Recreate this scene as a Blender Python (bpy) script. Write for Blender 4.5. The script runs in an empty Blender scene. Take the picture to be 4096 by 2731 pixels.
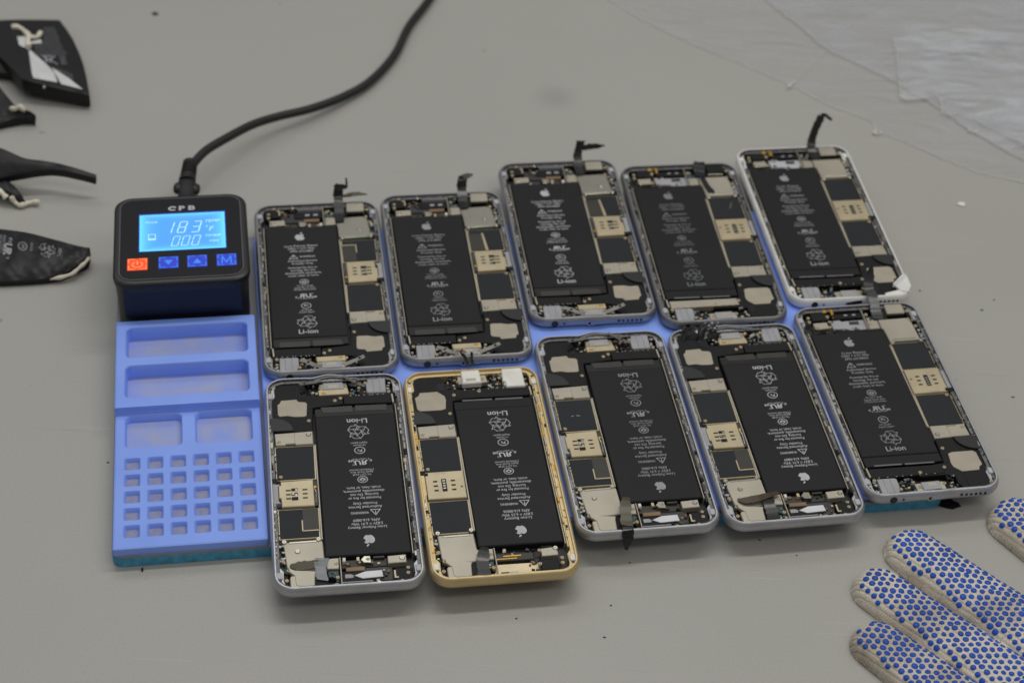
import bpy, bmesh, math, random
from mathutils import Vector, Matrix
from mathutils.bvhtree import BVHTree

# ---------------------------------------------------------------- camera, light, exposure
SC = bpy.context.scene
COL = SC.collection
S = 0.001                                   # everything below is written in millimetres
F, PITCH, ROLL = 1.85082 * 4096, 0.71046, 0.06026
RIM = 16.0                                  # height of the phones' rims over the table
CAMZ = 618.894 + RIM
c_, s_ = math.cos(ROLL), math.sin(ROLL)
R0 = Vector((1, 0, 0)); U0 = Vector((0, math.sin(PITCH), math.cos(PITCH))); FW = Vector((0, math.cos(PITCH), -math.sin(PITCH)))
CR = R0 * c_ + U0 * s_; CU = U0 * c_ - R0 * s_
cam_d = bpy.data.cameras.new('camera'); cam = bpy.data.objects.new('camera', cam_d); COL.objects.link(cam)
M = Matrix((CR, CU, -FW)).transposed().to_4x4(); M.translation = Vector((0, 0, CAMZ * S)); cam.matrix_world = M
cam_d.sensor_width = 36; cam_d.lens = 36 * 1.85082; cam_d.clip_start = 0.01; cam_d.clip_end = 60
cam_d.dof.use_dof = True; cam_d.dof.focus_distance = 0.86; cam_d.dof.aperture_fstop = 10
SC.camera = cam
SC.view_settings.view_transform = 'Standard'; SC.view_settings.look = 'None'
SC.view_settings.exposure = 0.0; SC.view_settings.gamma = 1.0
SC.render.engine = 'CYCLES'

def at(px, py, z):                          # a point of the photograph (2352 wide) to a point on the plane z mm over the table
    k = 4096 / 2352
    x = (px * k - 2048) / F; y = -(py * k - 1365.5) / F
    d = FW + CR * x + CU * y
    t = (CAMZ - z) / -d.z
    return Vector((d.x * t, d.y * t, z))

W = bpy.data.worlds.new('World'); SC.world = W; W.use_nodes = True
wn = W.node_tree; bg = wn.nodes['Background']; bg.inputs['Strength'].default_value = 0.335
tc = wn.nodes.new('ShaderNodeTexCoord'); sx = wn.nodes.new('ShaderNodeSeparateXYZ'); wr = wn.nodes.new('ShaderNodeValToRGB')
nz = wn.nodes.new('ShaderNodeTexNoise'); nz.inputs['Scale'].default_value = 2.2; nz.inputs['Detail'].default_value = 2
ad = wn.nodes.new('ShaderNodeMath'); ad.operation = 'MULTIPLY_ADD'; ad.inputs[1].default_value = 0.5
wn.links.new(tc.outputs['Generated'], sx.inputs[0]); wn.links.new(tc.outputs['Generated'], nz.inputs['Vector'])
wn.links.new(nz.outputs['Fac'], ad.inputs[0]); wn.links.new(sx.outputs['Z'], ad.inputs[2]); wn.links.new(ad.outputs[0], wr.inputs[0])
e = wr.color_ramp.elements
e[0].position = 0.15; e[0].color = (.16, .155, .15, 1); e[1].position = 1.15; e[1].color = (.95, .97, 1, 1)
q = e.new(0.55); q.color = (.42, .42, .42, 1)
wn.links.new(wr.outputs[0], bg.inputs['Color'])

def area(name, loc, sx, sy, power, col, rz=0.0, target=(0.0, .75, 0)):
    l = bpy.data.lights.new(name, 'AREA'); l.shape = 'RECTANGLE'; l.size = sx; l.size_y = sy; l.energy = power; l.color = col
    o = bpy.data.objects.new(name, l); COL.objects.link(o); o.location = loc
    d = (Vector(target) - Vector(loc)).normalized()
    xa = Vector((math.cos(rz), math.sin(rz), 0)); za = -d; ya = za.cross(xa).normalized(); xa = ya.cross(za)
    m = Matrix((xa, ya, za)).transposed().to_4x4(); m.translation = loc; o.matrix_world = m
    return o
area('tube_light', (0.25, 1.25, 1.75), 1.8, 0.14, 11.8, (1.0, .985, .93), math.radians(8))
area('tube_light', (-0.9, 2.0, 1.9), 2.4, 0.5, 6.5, (.96, .98, 1.0), math.radians(8))
area('tube_light', (0.9, -0.1, 2.0), 2.2, 0.4, 7.4, (1.0, .96, .86), math.radians(8))

# ---------------------------------------------------------------- materials
MATS = {}
def mat(name, col, rough=.5, metal=0.0, var=.08, vscale=120, bump=0.0, bscale=800, emit=None, estr=1.0, spec=.5, alpha=None, coat=0, col2=None):
    if name in MATS: return MATS[name]
    m = bpy.data.materials.new(name); m.use_nodes = True; n = m.node_tree; p = n.nodes['Principled BSDF']
    p.inputs['Roughness'].default_value = rough; p.inputs['Metallic'].default_value = metal
    p.inputs['Specular IOR Level'].default_value = spec
    if coat: p.inputs['Coat Weight'].default_value = coat; p.inputs['Coat Roughness'].default_value = .15
    co = n.nodes.new('ShaderNodeTexCoord')
    nt = n.nodes.new('ShaderNodeTexNoise'); nt.inputs['Scale'].default_value = vscale; nt.inputs['Detail'].default_value = 4
    n.links.new(co.outputs['Object'], nt.inputs['Vector'])
    r = n.nodes.new('ShaderNodeValToRGB'); n.links.new(nt.outputs['Fac'], r.inputs[0])
    r.color_ramp.elements[0].position = .3; r.color_ramp.elements[1].position = .7
    r.color_ramp.elements[0].color = tuple(max(0, c * (1 - var)) for c in col) + (1,)
    r.color_ramp.elements[1].color = tuple(min(1, c * (1 + var)) for c in col) + (1,)
    if col2: r.color_ramp.elements[1].color = tuple(col2) + (1,)
    n.links.new(r.outputs[0], p.inputs['Base Color'])
    if bump:
        b = n.nodes.new('ShaderNodeBump'); b.inputs['Strength'].default_value = bump; b.inputs['Distance'].default_value = .0004
        n2 = n.nodes.new('ShaderNodeTexNoise'); n2.inputs['Scale'].default_value = bscale; n2.inputs['Detail'].default_value = 3
        n.links.new(co.outputs['Object'], n2.inputs['Vector']); n.links.new(n2.outputs['Fac'], b.inputs['Height'])
        n.links.new(b.outputs[0], p.inputs['Normal'])
    if emit: p.inputs['Emission Color'].default_value = tuple(emit) + (1,); p.inputs['Emission Strength'].default_value = estr
    if alpha is not None: p.inputs['Alpha'].default_value = alpha
    MATS[name] = m
    return m
ALU = {
 'silver': mat('silver_aluminium', (.50, .50, .515), .38, .75, bump=.08),
 'grey': mat('grey_aluminium', (.36, .36, .375), .36, .75, bump=.08),
 'dark': mat('dark_grey_aluminium', (.27, .265, .265), .36, .75, bump=.08),
 'white': mat('white_painted_frame', (.76, .755, .73), .35, 0),
 'gold': mat('gold_aluminium', (.68, .53, .28), .38, .6, bump=.08)}
SHIELD = mat('nickel_silver_shield', (.46, .42, .34), .42, .5, vscale=60)
SHIELDB = mat('bright_shield', (.64, .60, .50), .2, .95, vscale=40)
GOLD = mat('pale_gold_sheet', (.56, .47, .31), .38, .5)
YEL = mat('gilt_contact', (.75, .42, .06), .3, .7)
CHIP = mat('graphite_tape', (.014, .0155, .019), .55, 0, spec=.3, bump=.1)
BROWN = mat('brown_black_foil', (.035, .031, .023), .45)
BLK = mat('black_plastic', (.008, .008, .008), .5, spec=.25, bump=.1)
BLKG = mat('gloss_black', (.010, .010, .011), .2)
DGREY = mat('dark_flex', (.035, .034, .034), .4)
BATT = mat('battery_wrap', (.012, .012, .0135), .5, spec=.25, bump=.06, bscale=300, vscale=30)
BATT2 = mat('battery_tape', (.017, .016, .0155), .36, spec=.35)
GREYP = mat('grey_plastic', (.36, .36, .38), .45)
WHITEP = mat('white_plastic', (.80, .78, .72), .45)
LGREY = mat('light_grey_pad', (.47, .47, .50), .5)
SPK = mat('beige_plate', (.40, .355, .28), .5, .2)
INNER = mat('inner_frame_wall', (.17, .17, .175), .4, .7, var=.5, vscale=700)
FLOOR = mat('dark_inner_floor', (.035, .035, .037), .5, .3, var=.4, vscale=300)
PRINTS = {'bright': mat('print_bright', (.52, .52, .54), .6), 'mid': mat('print_mid', (.33, .33, .35), .6), 'dim': mat('print_dim', (.21, .215, .225), .6)}
COPPER = mat('copper_flex', (.22, .14, .08), .4, .2)
BLUEC = mat('blue_component', (.05, .12, .2), .4)
GREEN = mat('green_board', (.03, .06, .05), .4)
SMOKE = mat('smoked_strip', (.02, .019, .017), .25, alpha=.93)
OLIVE = mat('olive_adhesive_strip', (.075, .062, .03), .35, alpha=.9)
CLEART = mat('clear_tape', (.35, .36, .38), .2, alpha=.6)

# ---------------------------------------------------------------- mesh helpers
MCACHE = {}
class MB:
    def __init__(s): s.v = []; s.f = []; s.mi = []; s.mats = []
    def m(s, m):
        if m not in s.mats: s.mats.append(m)
        return s.mats.index(m)
    def add(s, vs, fs, m):
        b = len(s.v); s.v += [tuple(v) for v in vs]; k = s.m(m)
        for f in fs: s.f.append([b + i for i in f]); s.mi.append(k)
    def prism(s, poly, z0, z1, m, bev=.12, top=None):
        a = sum(poly[i][0] * poly[(i + 1) % len(poly)][1] - poly[(i + 1) % len(poly)][0] * poly[i][1] for i in range(len(poly)))
        if a < 0: poly = poly[::-1]
        n = len(poly); ins = []
        for i in range(n):
            p, c, q = Vector(poly[i - 1]), Vector(poly[i]), Vector(poly[(i + 1) % n])
            e1 = (c - p).normalized(); e2 = (q - c).normalized()
            n1 = Vector((-e1.y, e1.x)); n2 = Vector((-e2.y, e2.x)); nn = n1 + n2
            d = nn.normalized() * bev / max(.5, nn.length / 2) if nn.length > 1e-6 else n1 * bev
            ins.append(c + d)
        vs = [(x, y, z0) for x, y in poly] + [(x, y, z1 - bev) for x, y in poly] + [(v.x, v.y, z1) for v in ins]
        fs = [[j * n + i, j * n + (i + 1) % n, (j + 1) * n + (i + 1) % n, (j + 1) * n + i] for j in (0, 1) for i in range(n)]
        s.add(vs, fs, m); s.add(vs[2 * n:], [list(range(n))], top or m); s.add(vs[:n], [list(range(n))[::-1]], m)
    def box(s, x0, x1, y0, y1, z0, z1, m, bev=.1, rot=0, top=None):
        cx, cy = (x0 + x1) / 2, (y0 + y1) / 2; hx, hy = (x1 - x0) / 2, (y1 - y0) / 2
        c, n = math.cos(rot), math.sin(rot)
        s.prism([(cx + c * a * hx - n * b * hy, cy + n * a * hx + c * b * hy) for a, b in ((-1, -1), (1, -1), (1, 1), (-1, 1))], z0, z1, m, min(bev, hx * .6, hy * .6, (z1 - z0) * .6), top)
    def cyl(s, x, y, r, z0, z1, m, n=12, bev=.1, top=None):
        s.prism([(x + r * math.cos(6.28319 * i / n), y + r * math.sin(6.28319 * i / n)) for i in range(n)], z0, z1, m, min(bev, r * .5), top)
    def tube(s, pts, rad, m, n=10, caps=True, flat=1.0):
        pts = [Vector(p) for p in pts]; N = len(pts); vs = []; up = Vector((0, 0, 1))
        for i, p in enumerate(pts):
            t = (pts[min(i + 1, N - 1)] - pts[max(i - 1, 0)]).normalized()
            a = t.cross(up);
            if a.length < 1e-3: a = Vector((1, 0, 0))
            a.normalize(); b = a.cross(t).normalized(); r = rad[i] if isinstance(rad, (list, tuple)) else rad
            for k in range(n):
                an = 6.28319 * k / n; vs.append(p + a * math.cos(an) * r + b * math.sin(an) * r * flat)
        fs = [[i * n + k, i * n + (k + 1) % n, (i + 1) * n + (k + 1) % n, (i + 1) * n + k] for i in range(N - 1) for k in range(n)]
        if caps: fs += [list(range(n))[::-1], [(N - 1) * n + k for k in range(n)]]
        s.add(vs, fs, m)
    def ribbon(s, pts, widths, m, th=.25, side=None):   # strip that follows pts, wide along side
        pts = [Vector(p) for p in pts]; N = len(pts); vs = []
        sd = [Vector(x) for x in side] if side and isinstance(side[0], (tuple, list)) else [Vector(side or (1, 0, 0))] * N
        for i, p in enumerate(pts):
            t = (pts[min(i + 1, N - 1)] - pts[max(i - 1, 0)]).normalized()
            a = (sd[i] - t * sd[i].dot(t)).normalized(); b = t.cross(a)
            w = widths[i] if isinstance(widths, (list, tuple)) else widths
            for x, y in ((-1, -1), (1, -1), (1, 1), (-1, 1)): vs.append(p + a * x * w / 2 + b * y * th / 2)
        fs = [[i * 4 + k, i * 4 + (k + 1) % 4, (i + 1) * 4 + (k + 1) % 4, (i + 1) * 4 + k] for i in range(N - 1) for k in range(4)]
        fs += [[3, 2, 1, 0], [(N - 1) * 4 + k for k in range(4)]]
        s.add(vs, fs, m)
    def mesh(s, name, smooth=False):
        me = bpy.data.meshes.new(name); me.from_pydata([(a * S, b * S, c * S) for a, b, c in s.v], [], s.f)
        for m in s.mats: me.materials.append(m)
        me.polygons.foreach_set('material_index', s.mi)
        if smooth: me.polygons.foreach_set('use_smooth', [True] * len(s.f))
        me.update()
        bm = bmesh.new(); bm.from_mesh(me); bmesh.ops.recalc_face_normals(bm, faces=bm.faces); bm.to_mesh(me); bm.free()
        if smooth: me.set_sharp_from_angle(angle=math.radians(40))
        return me
def link(name, me, parent=None, label=None):
    o = bpy.data.objects.new(name, me); COL.objects.link(o)
    if parent: o.parent = parent
    if label: o['label'] = label
    return o
def thing(name, label, cat, loc=(0, 0, 0), rz=0.0, group=None):
    o = bpy.data.objects.new(name, None); COL.objects.link(o); o.empty_display_size = .01
    o.location = Vector(loc) * S; o.rotation_euler = (0, 0, rz); o['label'] = label; o['category'] = cat
    if group: o['group'] = group
    return o
def tag(o, label, cat, group=None, kind=None):
    o['label'] = label; o['category'] = cat
    if group: o['group'] = group
    if kind: o['kind'] = kind
    return o
def part(name, key, parent, fn, smooth=False, label=None):  # builds the mesh once, later copies share it
    me = MCACHE.get(key) if key else None
    if me is None:
        b = MB(); fn(b); me = b.mesh(name, smooth)
        if key: MCACHE[key] = me
    return link(name, me, parent, label)
def catmull(P, n):
    P = [Vector(p) for p in P]; out = []
    for i in range(len(P) - 1):
        a, b, c, d = P[max(i - 1, 0)], P[i], P[i + 1], P[min(i + 2, len(P) - 1)]
        for k in range(n):
            t = k / n; out.append(.5 * ((2 * b) + (c - a) * t + (2 * a - 5 * b + 4 * c - d) * t * t + (3 * b - a - 3 * c + d) * t ** 3))
    return out + [P[-1]]
def rrect(hx, hy, r, n=8):
    out = []
    for cx, cy, a0 in ((hx - r, hy - r, 0), (-hx + r, hy - r, 90), (-hx + r, -hy + r, 180), (hx - r, -hy + r, 270)):
        for i in range(n + 1):
            a = math.radians(a0 + 90 * i / n); out.append((cx + r * math.cos(a), cy + r * math.sin(a)))
    return out
TXT = {}
def text_geo(body, size, bold=0.0, shear=0.0, mirror=False):
    k = (body, size, bold, shear, mirror)
    if k in TXT: return TXT[k]
    cu = bpy.data.curves.new('t', 'FONT'); cu.body = body; cu.size = size; cu.align_x = 'CENTER'; cu.align_y = 'CENTER'
    cu.offset = bold; cu.shear = shear; cu.resolution_u = 3
    o = bpy.data.objects.new('t', cu); COL.objects.link(o)
    me = bpy.data.meshes.new_from_object(o.evaluated_get(bpy.context.evaluated_depsgraph_get()))
    vs = [tuple(v.co) for v in me.vertices]; fs = [list(p.vertices) for p in me.polygons]
    bpy.data.objects.remove(o); bpy.data.curves.remove(cu); bpy.data.meshes.remove(me)
    if mirror: vs = [(-x, y, z) for x, y, z in vs]
    TXT[k] = (vs, fs); return TXT[k]
def put_text(b, body, x, y, z, h, m, width=None, bold=0.0, shear=0.0, mirror=False, fn=None):
    vs, fs = text_geo(body, 10, bold * 10 / h, shear, mirror)
    xs = [v[0] for v in vs]; ys = [v[1] for v in vs]; w = max(xs) - min(xs); mx = (max(xs) + min(xs)) / 2; my = 0
    k = h / 10; kx = k if width is None else width / w
    out = [(x + (v[0] - mx) * kx, y + (v[1] - my) * k, z) for v in vs]
    if fn: out = [fn(*p) for p in out]
    b.add(out, fs, m)
def stroke(b, pts, w, z, m, closed=False, fn=None):
    P = [Vector(p) for p in pts]; n = len(P)
    for i in range(n if closed else n - 1):
        b.lift = (getattr(b, 'lift', 0) + 1) % 9; z_ = z + .005 * b.lift
        a, c = P[i], P[(i + 1) % n]; d = (c - a).normalized(); nn = Vector((-d.y, d.x)) * w / 2; a = a - d * w * .4; c = c + d * w * .4
        vs = [(a + nn), (a - nn), (c - nn), (c + nn)]; vs = [(v.x, v.y, z_) for v in vs]
        if fn: vs = [fn(*p) + Vector((0, 0, .005 * b.lift)) for p in vs]
        b.add(vs, [[0, 1, 2, 3]], m)
def ring(b, x, y, rx, ry, w, z, m, n=24, fn=None): stroke(b, [(x + rx * math.cos(6.2832 * i / n), y + ry * math.sin(6.2832 * i / n)) for i in range(n)], w, z, m, True, fn)

# ---------------------------------------------------------------- the table top
def table_material():
    m = bpy.data.materials.new('grey_laminate'); m.use_nodes = True; n = m.node_tree; p = n.nodes['Principled BSDF']; L = n.links
    co = n.nodes.new('ShaderNodeTexCoord')
    def noise(s, d=3): a = n.nodes.new('ShaderNodeTexNoise'); a.inputs['Scale'].default_value = s; a.inputs['Detail'].default_value = d; L.new(co.outputs['Object'], a.inputs['Vector']); return a
    def ramp(src, p0, c0, p1, c1):
        r = n.nodes.new('ShaderNodeValToRGB'); r.color_ramp.elements[0].position = p0; r.color_ramp.elements[0].color = c0 + (1,)
        r.color_ramp.elements[1].position = p1; r.color_ramp.elements[1].color = c1 + (1,); L.new(src, r.inputs[0]); return r
    a = ramp(noise(3.0, 4).outputs['Fac'], .3, (.375, .365, .335), .7, (.405, .395, .365))
    g = ramp(noise(900, 2).outputs['Fac'], .35, (.965, .965, .965), .65, (1.03, 1.03, 1.03))
    mx = n.nodes.new('ShaderNodeMix'); mx.data_type = 'RGBA'; mx.blend_type = 'MULTIPLY'; mx.inputs[0].default_value = 1
    L.new(a.outputs[0], mx.inputs[6]); L.new(g.outputs[0], mx.inputs[7])
    last = mx.outputs[2]
    # smudges: a round one behind the phones and faint dirt
    P = at(1275, 225, 0) * S
    for (pt, rad, k) in ((P, .016, .86),):
        vm = n.nodes.new('ShaderNodeVectorMath'); vm.operation = 'DISTANCE'; vm.inputs[1].default_value = pt; L.new(co.outputs['Object'], vm.inputs[0])
        r = ramp(vm.outputs['Value'], rad * .2, (k, k, k), rad, (1, 1, 1))
        q = n.nodes.new('ShaderNodeMix'); q.data_type = 'RGBA'; q.blend_type = 'MULTIPLY'; q.inputs[0].default_value = 1
        L.new(last, q.inputs[6]); L.new(r.outputs[0], q.inputs[7]); last = q.outputs[2]
    sp = ramp(noise(120, 1).outputs['Fac'], .16, (.7, .69, .66), .20, (1, 1, 1))
    q = n.nodes.new('ShaderNodeMix'); q.data_type = 'RGBA'; q.blend_type = 'MULTIPLY'; q.inputs[0].default_value = 1
    L.new(last, q.inputs[6]); L.new(sp.outputs[0], q.inputs[7]); last = q.outputs[2]
    def scratch(rot, sc, lo, hi, col):
        global_last = last; mp = n.nodes.new('ShaderNodeMapping'); mp.inputs['Rotation'].default_value = (0, 0, rot); mp.inputs['Scale'].default_value = (1, 60, 1); L.new(co.outputs['Object'], mp.inputs['Vector'])
        a_ = n.nodes.new('ShaderNodeTexNoise'); a_.inputs['Scale'].default_value = sc; a_.inputs['Detail'].default_value = 1; L.new(mp.outputs[0], a_.inputs['Vector'])
        r_ = ramp(a_.outputs['Fac'], lo, (1, 1, 1), hi, col); q_ = n.nodes.new('ShaderNodeMix'); q_.data_type = 'RGBA'; q_.blend_type = 'MULTIPLY'; q_.inputs[0].default_value = 1
        L.new(global_last, q_.inputs[6]); L.new(r_.outputs[0], q_.inputs[7]); return q_.outputs[2]
    last = scratch(1.9, 14, .73, .76, (1.12, 1.12, 1.12)); last = scratch(.7, 11, .745, .77, (.88, .88, .88))
    sm = ramp(noise(9, 6).outputs['Fac'], .58, (1, 1, 1), .75, (.98, .98, .975)); q = n.nodes.new('ShaderNodeMix'); q.data_type = 'RGBA'; q.blend_type = 'MULTIPLY'; q.inputs[0].default_value = 1
    L.new(last, q.inputs[6]); L.new(sm.outputs[0], q.inputs[7]); last = q.outputs[2]
    L.new(last, p.inputs['Base Color'])
    rr = n.nodes.new('ShaderNodeMapRange'); rr.inputs[3].default_value = .32; rr.inputs[4].default_value = .5; L.new(noise(14, 5).outputs['Fac'], rr.inputs[0]); L.new(rr.outputs[0], p.inputs['Roughness'])
    b = n.nodes.new('ShaderNodeBump'); b.inputs['Strength'].default_value = .12; b.inputs['Distance'].default_value = .0003; L.new(noise(1500, 2).outputs['Fac'], b.inputs['Height']); L.new(b.outputs[0], p.inputs['Normal'])
    return m
b = MB(); b.prism([(-1500, -200), (1500, -200), (1500, 2600), (-1500, 2600)], -25, 0, table_material(), .5)
o = link('table_top', b.mesh('table_top')); o['kind'] = 'structure'; o['label'] = 'light grey laminate table top'

# ---------------------------------------------------------------- heated separator: base, pad, tray, console
BA = math.radians(10.4); BU = Vector((math.cos(BA), math.sin(BA), 0)); BV = Vector((-math.sin(BA), math.cos(BA), 0))
B0 = at(259, 1304, 0)
TEAL = mat('teal_silicone', (.07, .32, .50), .6, var=.25, vscale=300, bump=.2)
PAD = mat('periwinkle_silicone', (.245, .39, 1.0), .6, var=.05, vscale=40, bump=.15, bscale=1500)
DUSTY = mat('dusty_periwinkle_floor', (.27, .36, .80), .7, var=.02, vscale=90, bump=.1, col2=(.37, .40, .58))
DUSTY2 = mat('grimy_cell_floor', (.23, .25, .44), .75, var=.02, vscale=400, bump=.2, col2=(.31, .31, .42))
GLUE = mat('grey_bond_line', (.25, .25, .27), .6)
dev = thing('heating_separator', 'long blue silicone heating separator with black lit console and tray, under the phones', 'heating mat', B0, BA)
part('base', None, dev, lambda b: (b.prism([(x + 193, y + 114) for x, y in rrect(193, 114, 5)], 0, 5.6, TEAL, .4), b.prism([(x + 192.6, y + 113.6) for x, y in rrect(192.5, 113.5, 5)][:], 5.6, 6.5, GLUE, .1)))
part('silicone_pad', None, dev, lambda b: b.prism([(x + 228, y + 113) for x, y in rrect(157, 111, 4)], 6.5, 9.5, PAD, .5))
# tray: blocks left after cutting the pockets, built as a top sheet with holes, pocket walls and floors
def tray(b):
    X0, X1, Y0, YM, Y1 = .6, 69.4, .8, 88.5, 152.5
    ZL, ZH = 10.6, 15.2
    def holes_sheet(x0, x1, y0, y1, z, holes, outline_r):
        xs = sorted({x0, x1, *[h[0] for h in holes], *[h[1] for h in holes]}); ys = sorted({y0, y1, *[h[2] for h in holes], *[h[3] for h in holes]})
        for i in range(len(xs) - 1):
            for j in range(len(ys) - 1):
                mx, my = (xs[i] + xs[i + 1]) / 2, (ys[j] + ys[j + 1]) / 2
                if any(h[0] < mx < h[1] and h[2] < my < h[3] for h in holes): continue
                b.add([(xs[i], ys[j], z), (xs[i + 1], ys[j], z), (xs[i + 1], ys[j + 1], z), (xs[i], ys[j + 1], z)], [[0, 1, 2, 3]], PAD)
    def pocket(h, z, zf, r, fm=None):
        x0, x1, y0, y1 = h; cx, cy, hx, hy = (x0 + x1) / 2, (y0 + y1) / 2, (x1 - x0) / 2, (y1 - y0) / 2
        R = rrect(hx, hy, r, 5); n = len(R)
        R1 = [(cx + a, cy + c) for a, c in R]; R2 = [(cx + a * (1 - .45 / hx), cy + c * (1 - .45 / hy)) for a, c in R]; R3 = [(cx + a * (1 - .9 / hx), cy + c * (1 - .9 / hy)) for a, c in R]
        rings = [[(p[0], p[1], z) for p in R1], [(p[0], p[1], z - .5) for p in R2], [(p[0], p[1], zf) for p in R3]]
        vs = sum(rings, []); b.add(vs, [[j * n + i, j * n + (i + 1) % n, (j + 1) * n + (i + 1) % n, (j + 1) * n + i] for j in (0, 1) for i in range(n)], PAD)
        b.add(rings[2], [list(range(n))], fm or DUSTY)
        # corner fillers of the top sheet
        m = n // 4
        for k, (sx_, sy_) in enumerate(((x1, y1), (x0, y1), (x0, y0), (x1, y0))):
            arc = R1[k * m:(k + 1) * m]; b.add([(sx_, sy_, z)] + [(p[0], p[1], z) for p in arc], [[0, i, i + 1] for i in range(1, len(arc))], PAD)
    hi = [(5.5, 65.5, 124, 147), (5.2, 65.2, 95, 118.5)]
    lo = [(5.2, 32.3, 65, 87.2), (38, 65.3, 65, 87.2)]
    grid = []
    for r in range(5):
        for c in range(6):
            gx = 5.2 + c * 10.5; gy = 7.6 + r * 10.75; grid.append((gx, gx + 7.6, gy, gy + 7.9))
    holes_sheet(X0 + 1, X1 - 1, YM, Y1 - 1, ZH, hi, 3); holes_sheet(X0 + 1, X1 - 1, Y0 + 1, YM - 1.5, ZL, lo + grid, 3)
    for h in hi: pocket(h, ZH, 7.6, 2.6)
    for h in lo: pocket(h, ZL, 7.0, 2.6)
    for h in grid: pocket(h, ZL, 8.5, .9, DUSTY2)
    # ramp between the levels, outer walls with rolled edges
    ramp = [(YM - 1.5, ZL), (YM - .8, ZL + .25), (YM - .35, ZL + 1.6), (YM - .15, ZH - .6), (YM, ZH)]
    for (y0, z0), (y1, z1) in zip(ramp[:-1], ramp[1:]): b.add([(X0 + 1, y0, z0), (X1 - 1, y0, z0), (X1 - 1, y1, z1), (X0 + 1, y1, z1)], [[0, 1, 2, 3]], PAD)
    prof = [(Y0 + 1, ZL), (YM - 1.5, ZL)] + ramp[1:] + [(Y1 - 1, ZH)]
    for sx_, e in ((X0, -1), (X1, 1)):
        for (y0, z0), (y1, z1) in zip(prof[:-1], prof[1:]):
            xi = sx_ - e; xm = sx_ - e * .3
            b.add([(xi, y0, z0), (xi, y1, z1), (xm, y1, z1 - .3), (xm, y0, z0 - .3), (sx_, y0, z0 - 1), (sx_, y1, z1 - 1), (sx_, y1, 6.5), (sx_, y0, 6.5)], [[0, 1, 2, 3], [3, 2, 5, 4], [4, 5, 6, 7]], PAD)
    for yy, e, z in ((Y0, -1, ZL), (Y1, 1, ZH)):
        yi = yy - e; ym = yy - e * .3
        b.add([(X0 + 1, yi, z), (X1 - 1, yi, z), (X1 - 1, ym, z - .3), (X0 + 1, ym, z - .3), (X1 - 1, yy, z - 1), (X0 + 1, yy, z - 1), (X1 - 1, yy, 6.5), (X0 + 1, yy, 6.5)], [[0, 1, 2, 3], [3, 2, 4, 5], [5, 4, 6, 7]], PAD)
        for sx_, ex in ((X0, -1), (X1, 1)):
            n = 5; vs = []
            for (k, dz) in ((0, 0), (.7, -.3), (1, -1), (1, 6.5 - z)):
                for i in range(n + 1):
                    a = math.pi / 2 * i / n; vs.append((sx_ - ex + ex * k * math.cos(a), yi + e * k * math.sin(a), z + dz))
            b.add(vs, [[j * (n + 1) + i, j * (n + 1) + i + 1, (j + 1) * (n + 1) + i + 1, (j + 1) * (n + 1) + i] for j in range(3) for i in range(n)], PAD)
part('compartment_tray', None, dev, tray, True)
# console
CBLK = mat('console_plastic', (.015, .015, .016), .42, bump=.15, bscale=1200)
NAVY = mat('console_front', (.006, .008, .022), .4)
FACE = mat('console_face', (.006, .006, .008), .35, spec=.3)
def loft(b, rings, m, cap=True):
    n = len(rings[0]); vs = sum(rings, [])
    b.add(vs, [[j * n + i, j * n + (i + 1) % n, (j + 1) * n + (i + 1) % n, (j + 1) * n + i] for j in range(len(rings) - 1) for i in range(n)], m)
    if cap: b.add(rings[-1], [list(range(n))], m); b.add(rings[0], [list(range(n))[::-1]], m)
CX, CY, HX, HY = 34.6, 190.2, 33.4, 36.4
def console_outline(d, z, r=9, by=0):
    out = []
    for x, y in rrect(HX - d, HY - d, r - d * .5, 8):
        bul = (1 - (y / HY) ** 2) * 1.2 * (1 if x > 0 else -1) * min(1, abs(x) / (HX - r)); out.append((CX + x + bul, CY + y + by, z))
    return out
def cbody(b):
    loft(b, [console_outline(1.2, 6.5), console_outline(1.2, 18), console_outline(.9, 30), console_outline(.2, 33), console_outline(0, 35), console_outline(.3, 36.3), console_outline(1.2, 37), console_outline(2.4, 37.1)], CBLK)
part('console_body', None, dev, cbody, True)
fp = part('face_panel', None, dev, lambda b: loft(b, [console_outline(3.6, 37.12, 8), console_outline(3.7, 37.35, 8)], FACE))
part('face_rim', None, fp, lambda b: b.tube([Vector(p) for p in console_outline(3.3, 37.3, 8)] + [Vector(console_outline(3.3, 37.3, 8)[0])], .28, mat('rim_line', (.13, .13, .14), .35), 6, False), True)
part('front_cover', None, dev, lambda b: b.prism([(CX - 29, CY - HY + .7), (CX + 29, CY - HY + .7), (CX + 29, CY - HY + 2), (CX - 29, CY - HY + 2)], 15.3, 34, NAVY, .3))
def loc(px, py, z):                       # photograph point on the console plane, in the separator's own frame
    d = at(px, py, z) - B0; return (d.dot(BU), d.dot(BV))
SCR = bpy.data.materials.new('lcd_backlight'); SCR.use_nodes = True; n = SCR.node_tree; p = n.nodes['Principled BSDF']
p.inputs['Base Color'].default_value = (.01, .02, .05, 1); p.inputs['Roughness'].default_value = .15
tcn = n.nodes.new('ShaderNodeTexCoord'); sp = n.nodes.new('ShaderNodeSeparateXYZ'); n.links.new(tcn.outputs['Generated'], sp.inputs[0])
def mth(op, a, b=None):
    m = n.nodes.new('ShaderNodeMath'); m.operation = op
    for i, v in enumerate((a, b)):
        if v is None: continue
        if isinstance(v, (int, float)): m.inputs[i].default_value = v
        else: n.links.new(v, m.inputs[i])
    return m.outputs[0]
ex = mth('MULTIPLY', mth('ABSOLUTE', mth('SUBTRACT', sp.outputs[0], .5)), 2); ey = mth('MULTIPLY', mth('ABSOLUTE', mth('SUBTRACT', sp.outputs[1], .5)), 2)
ee = mth('MAXIMUM', mth('POWER', ex, 6.0), mth('POWER', ey, 8.0))
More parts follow.
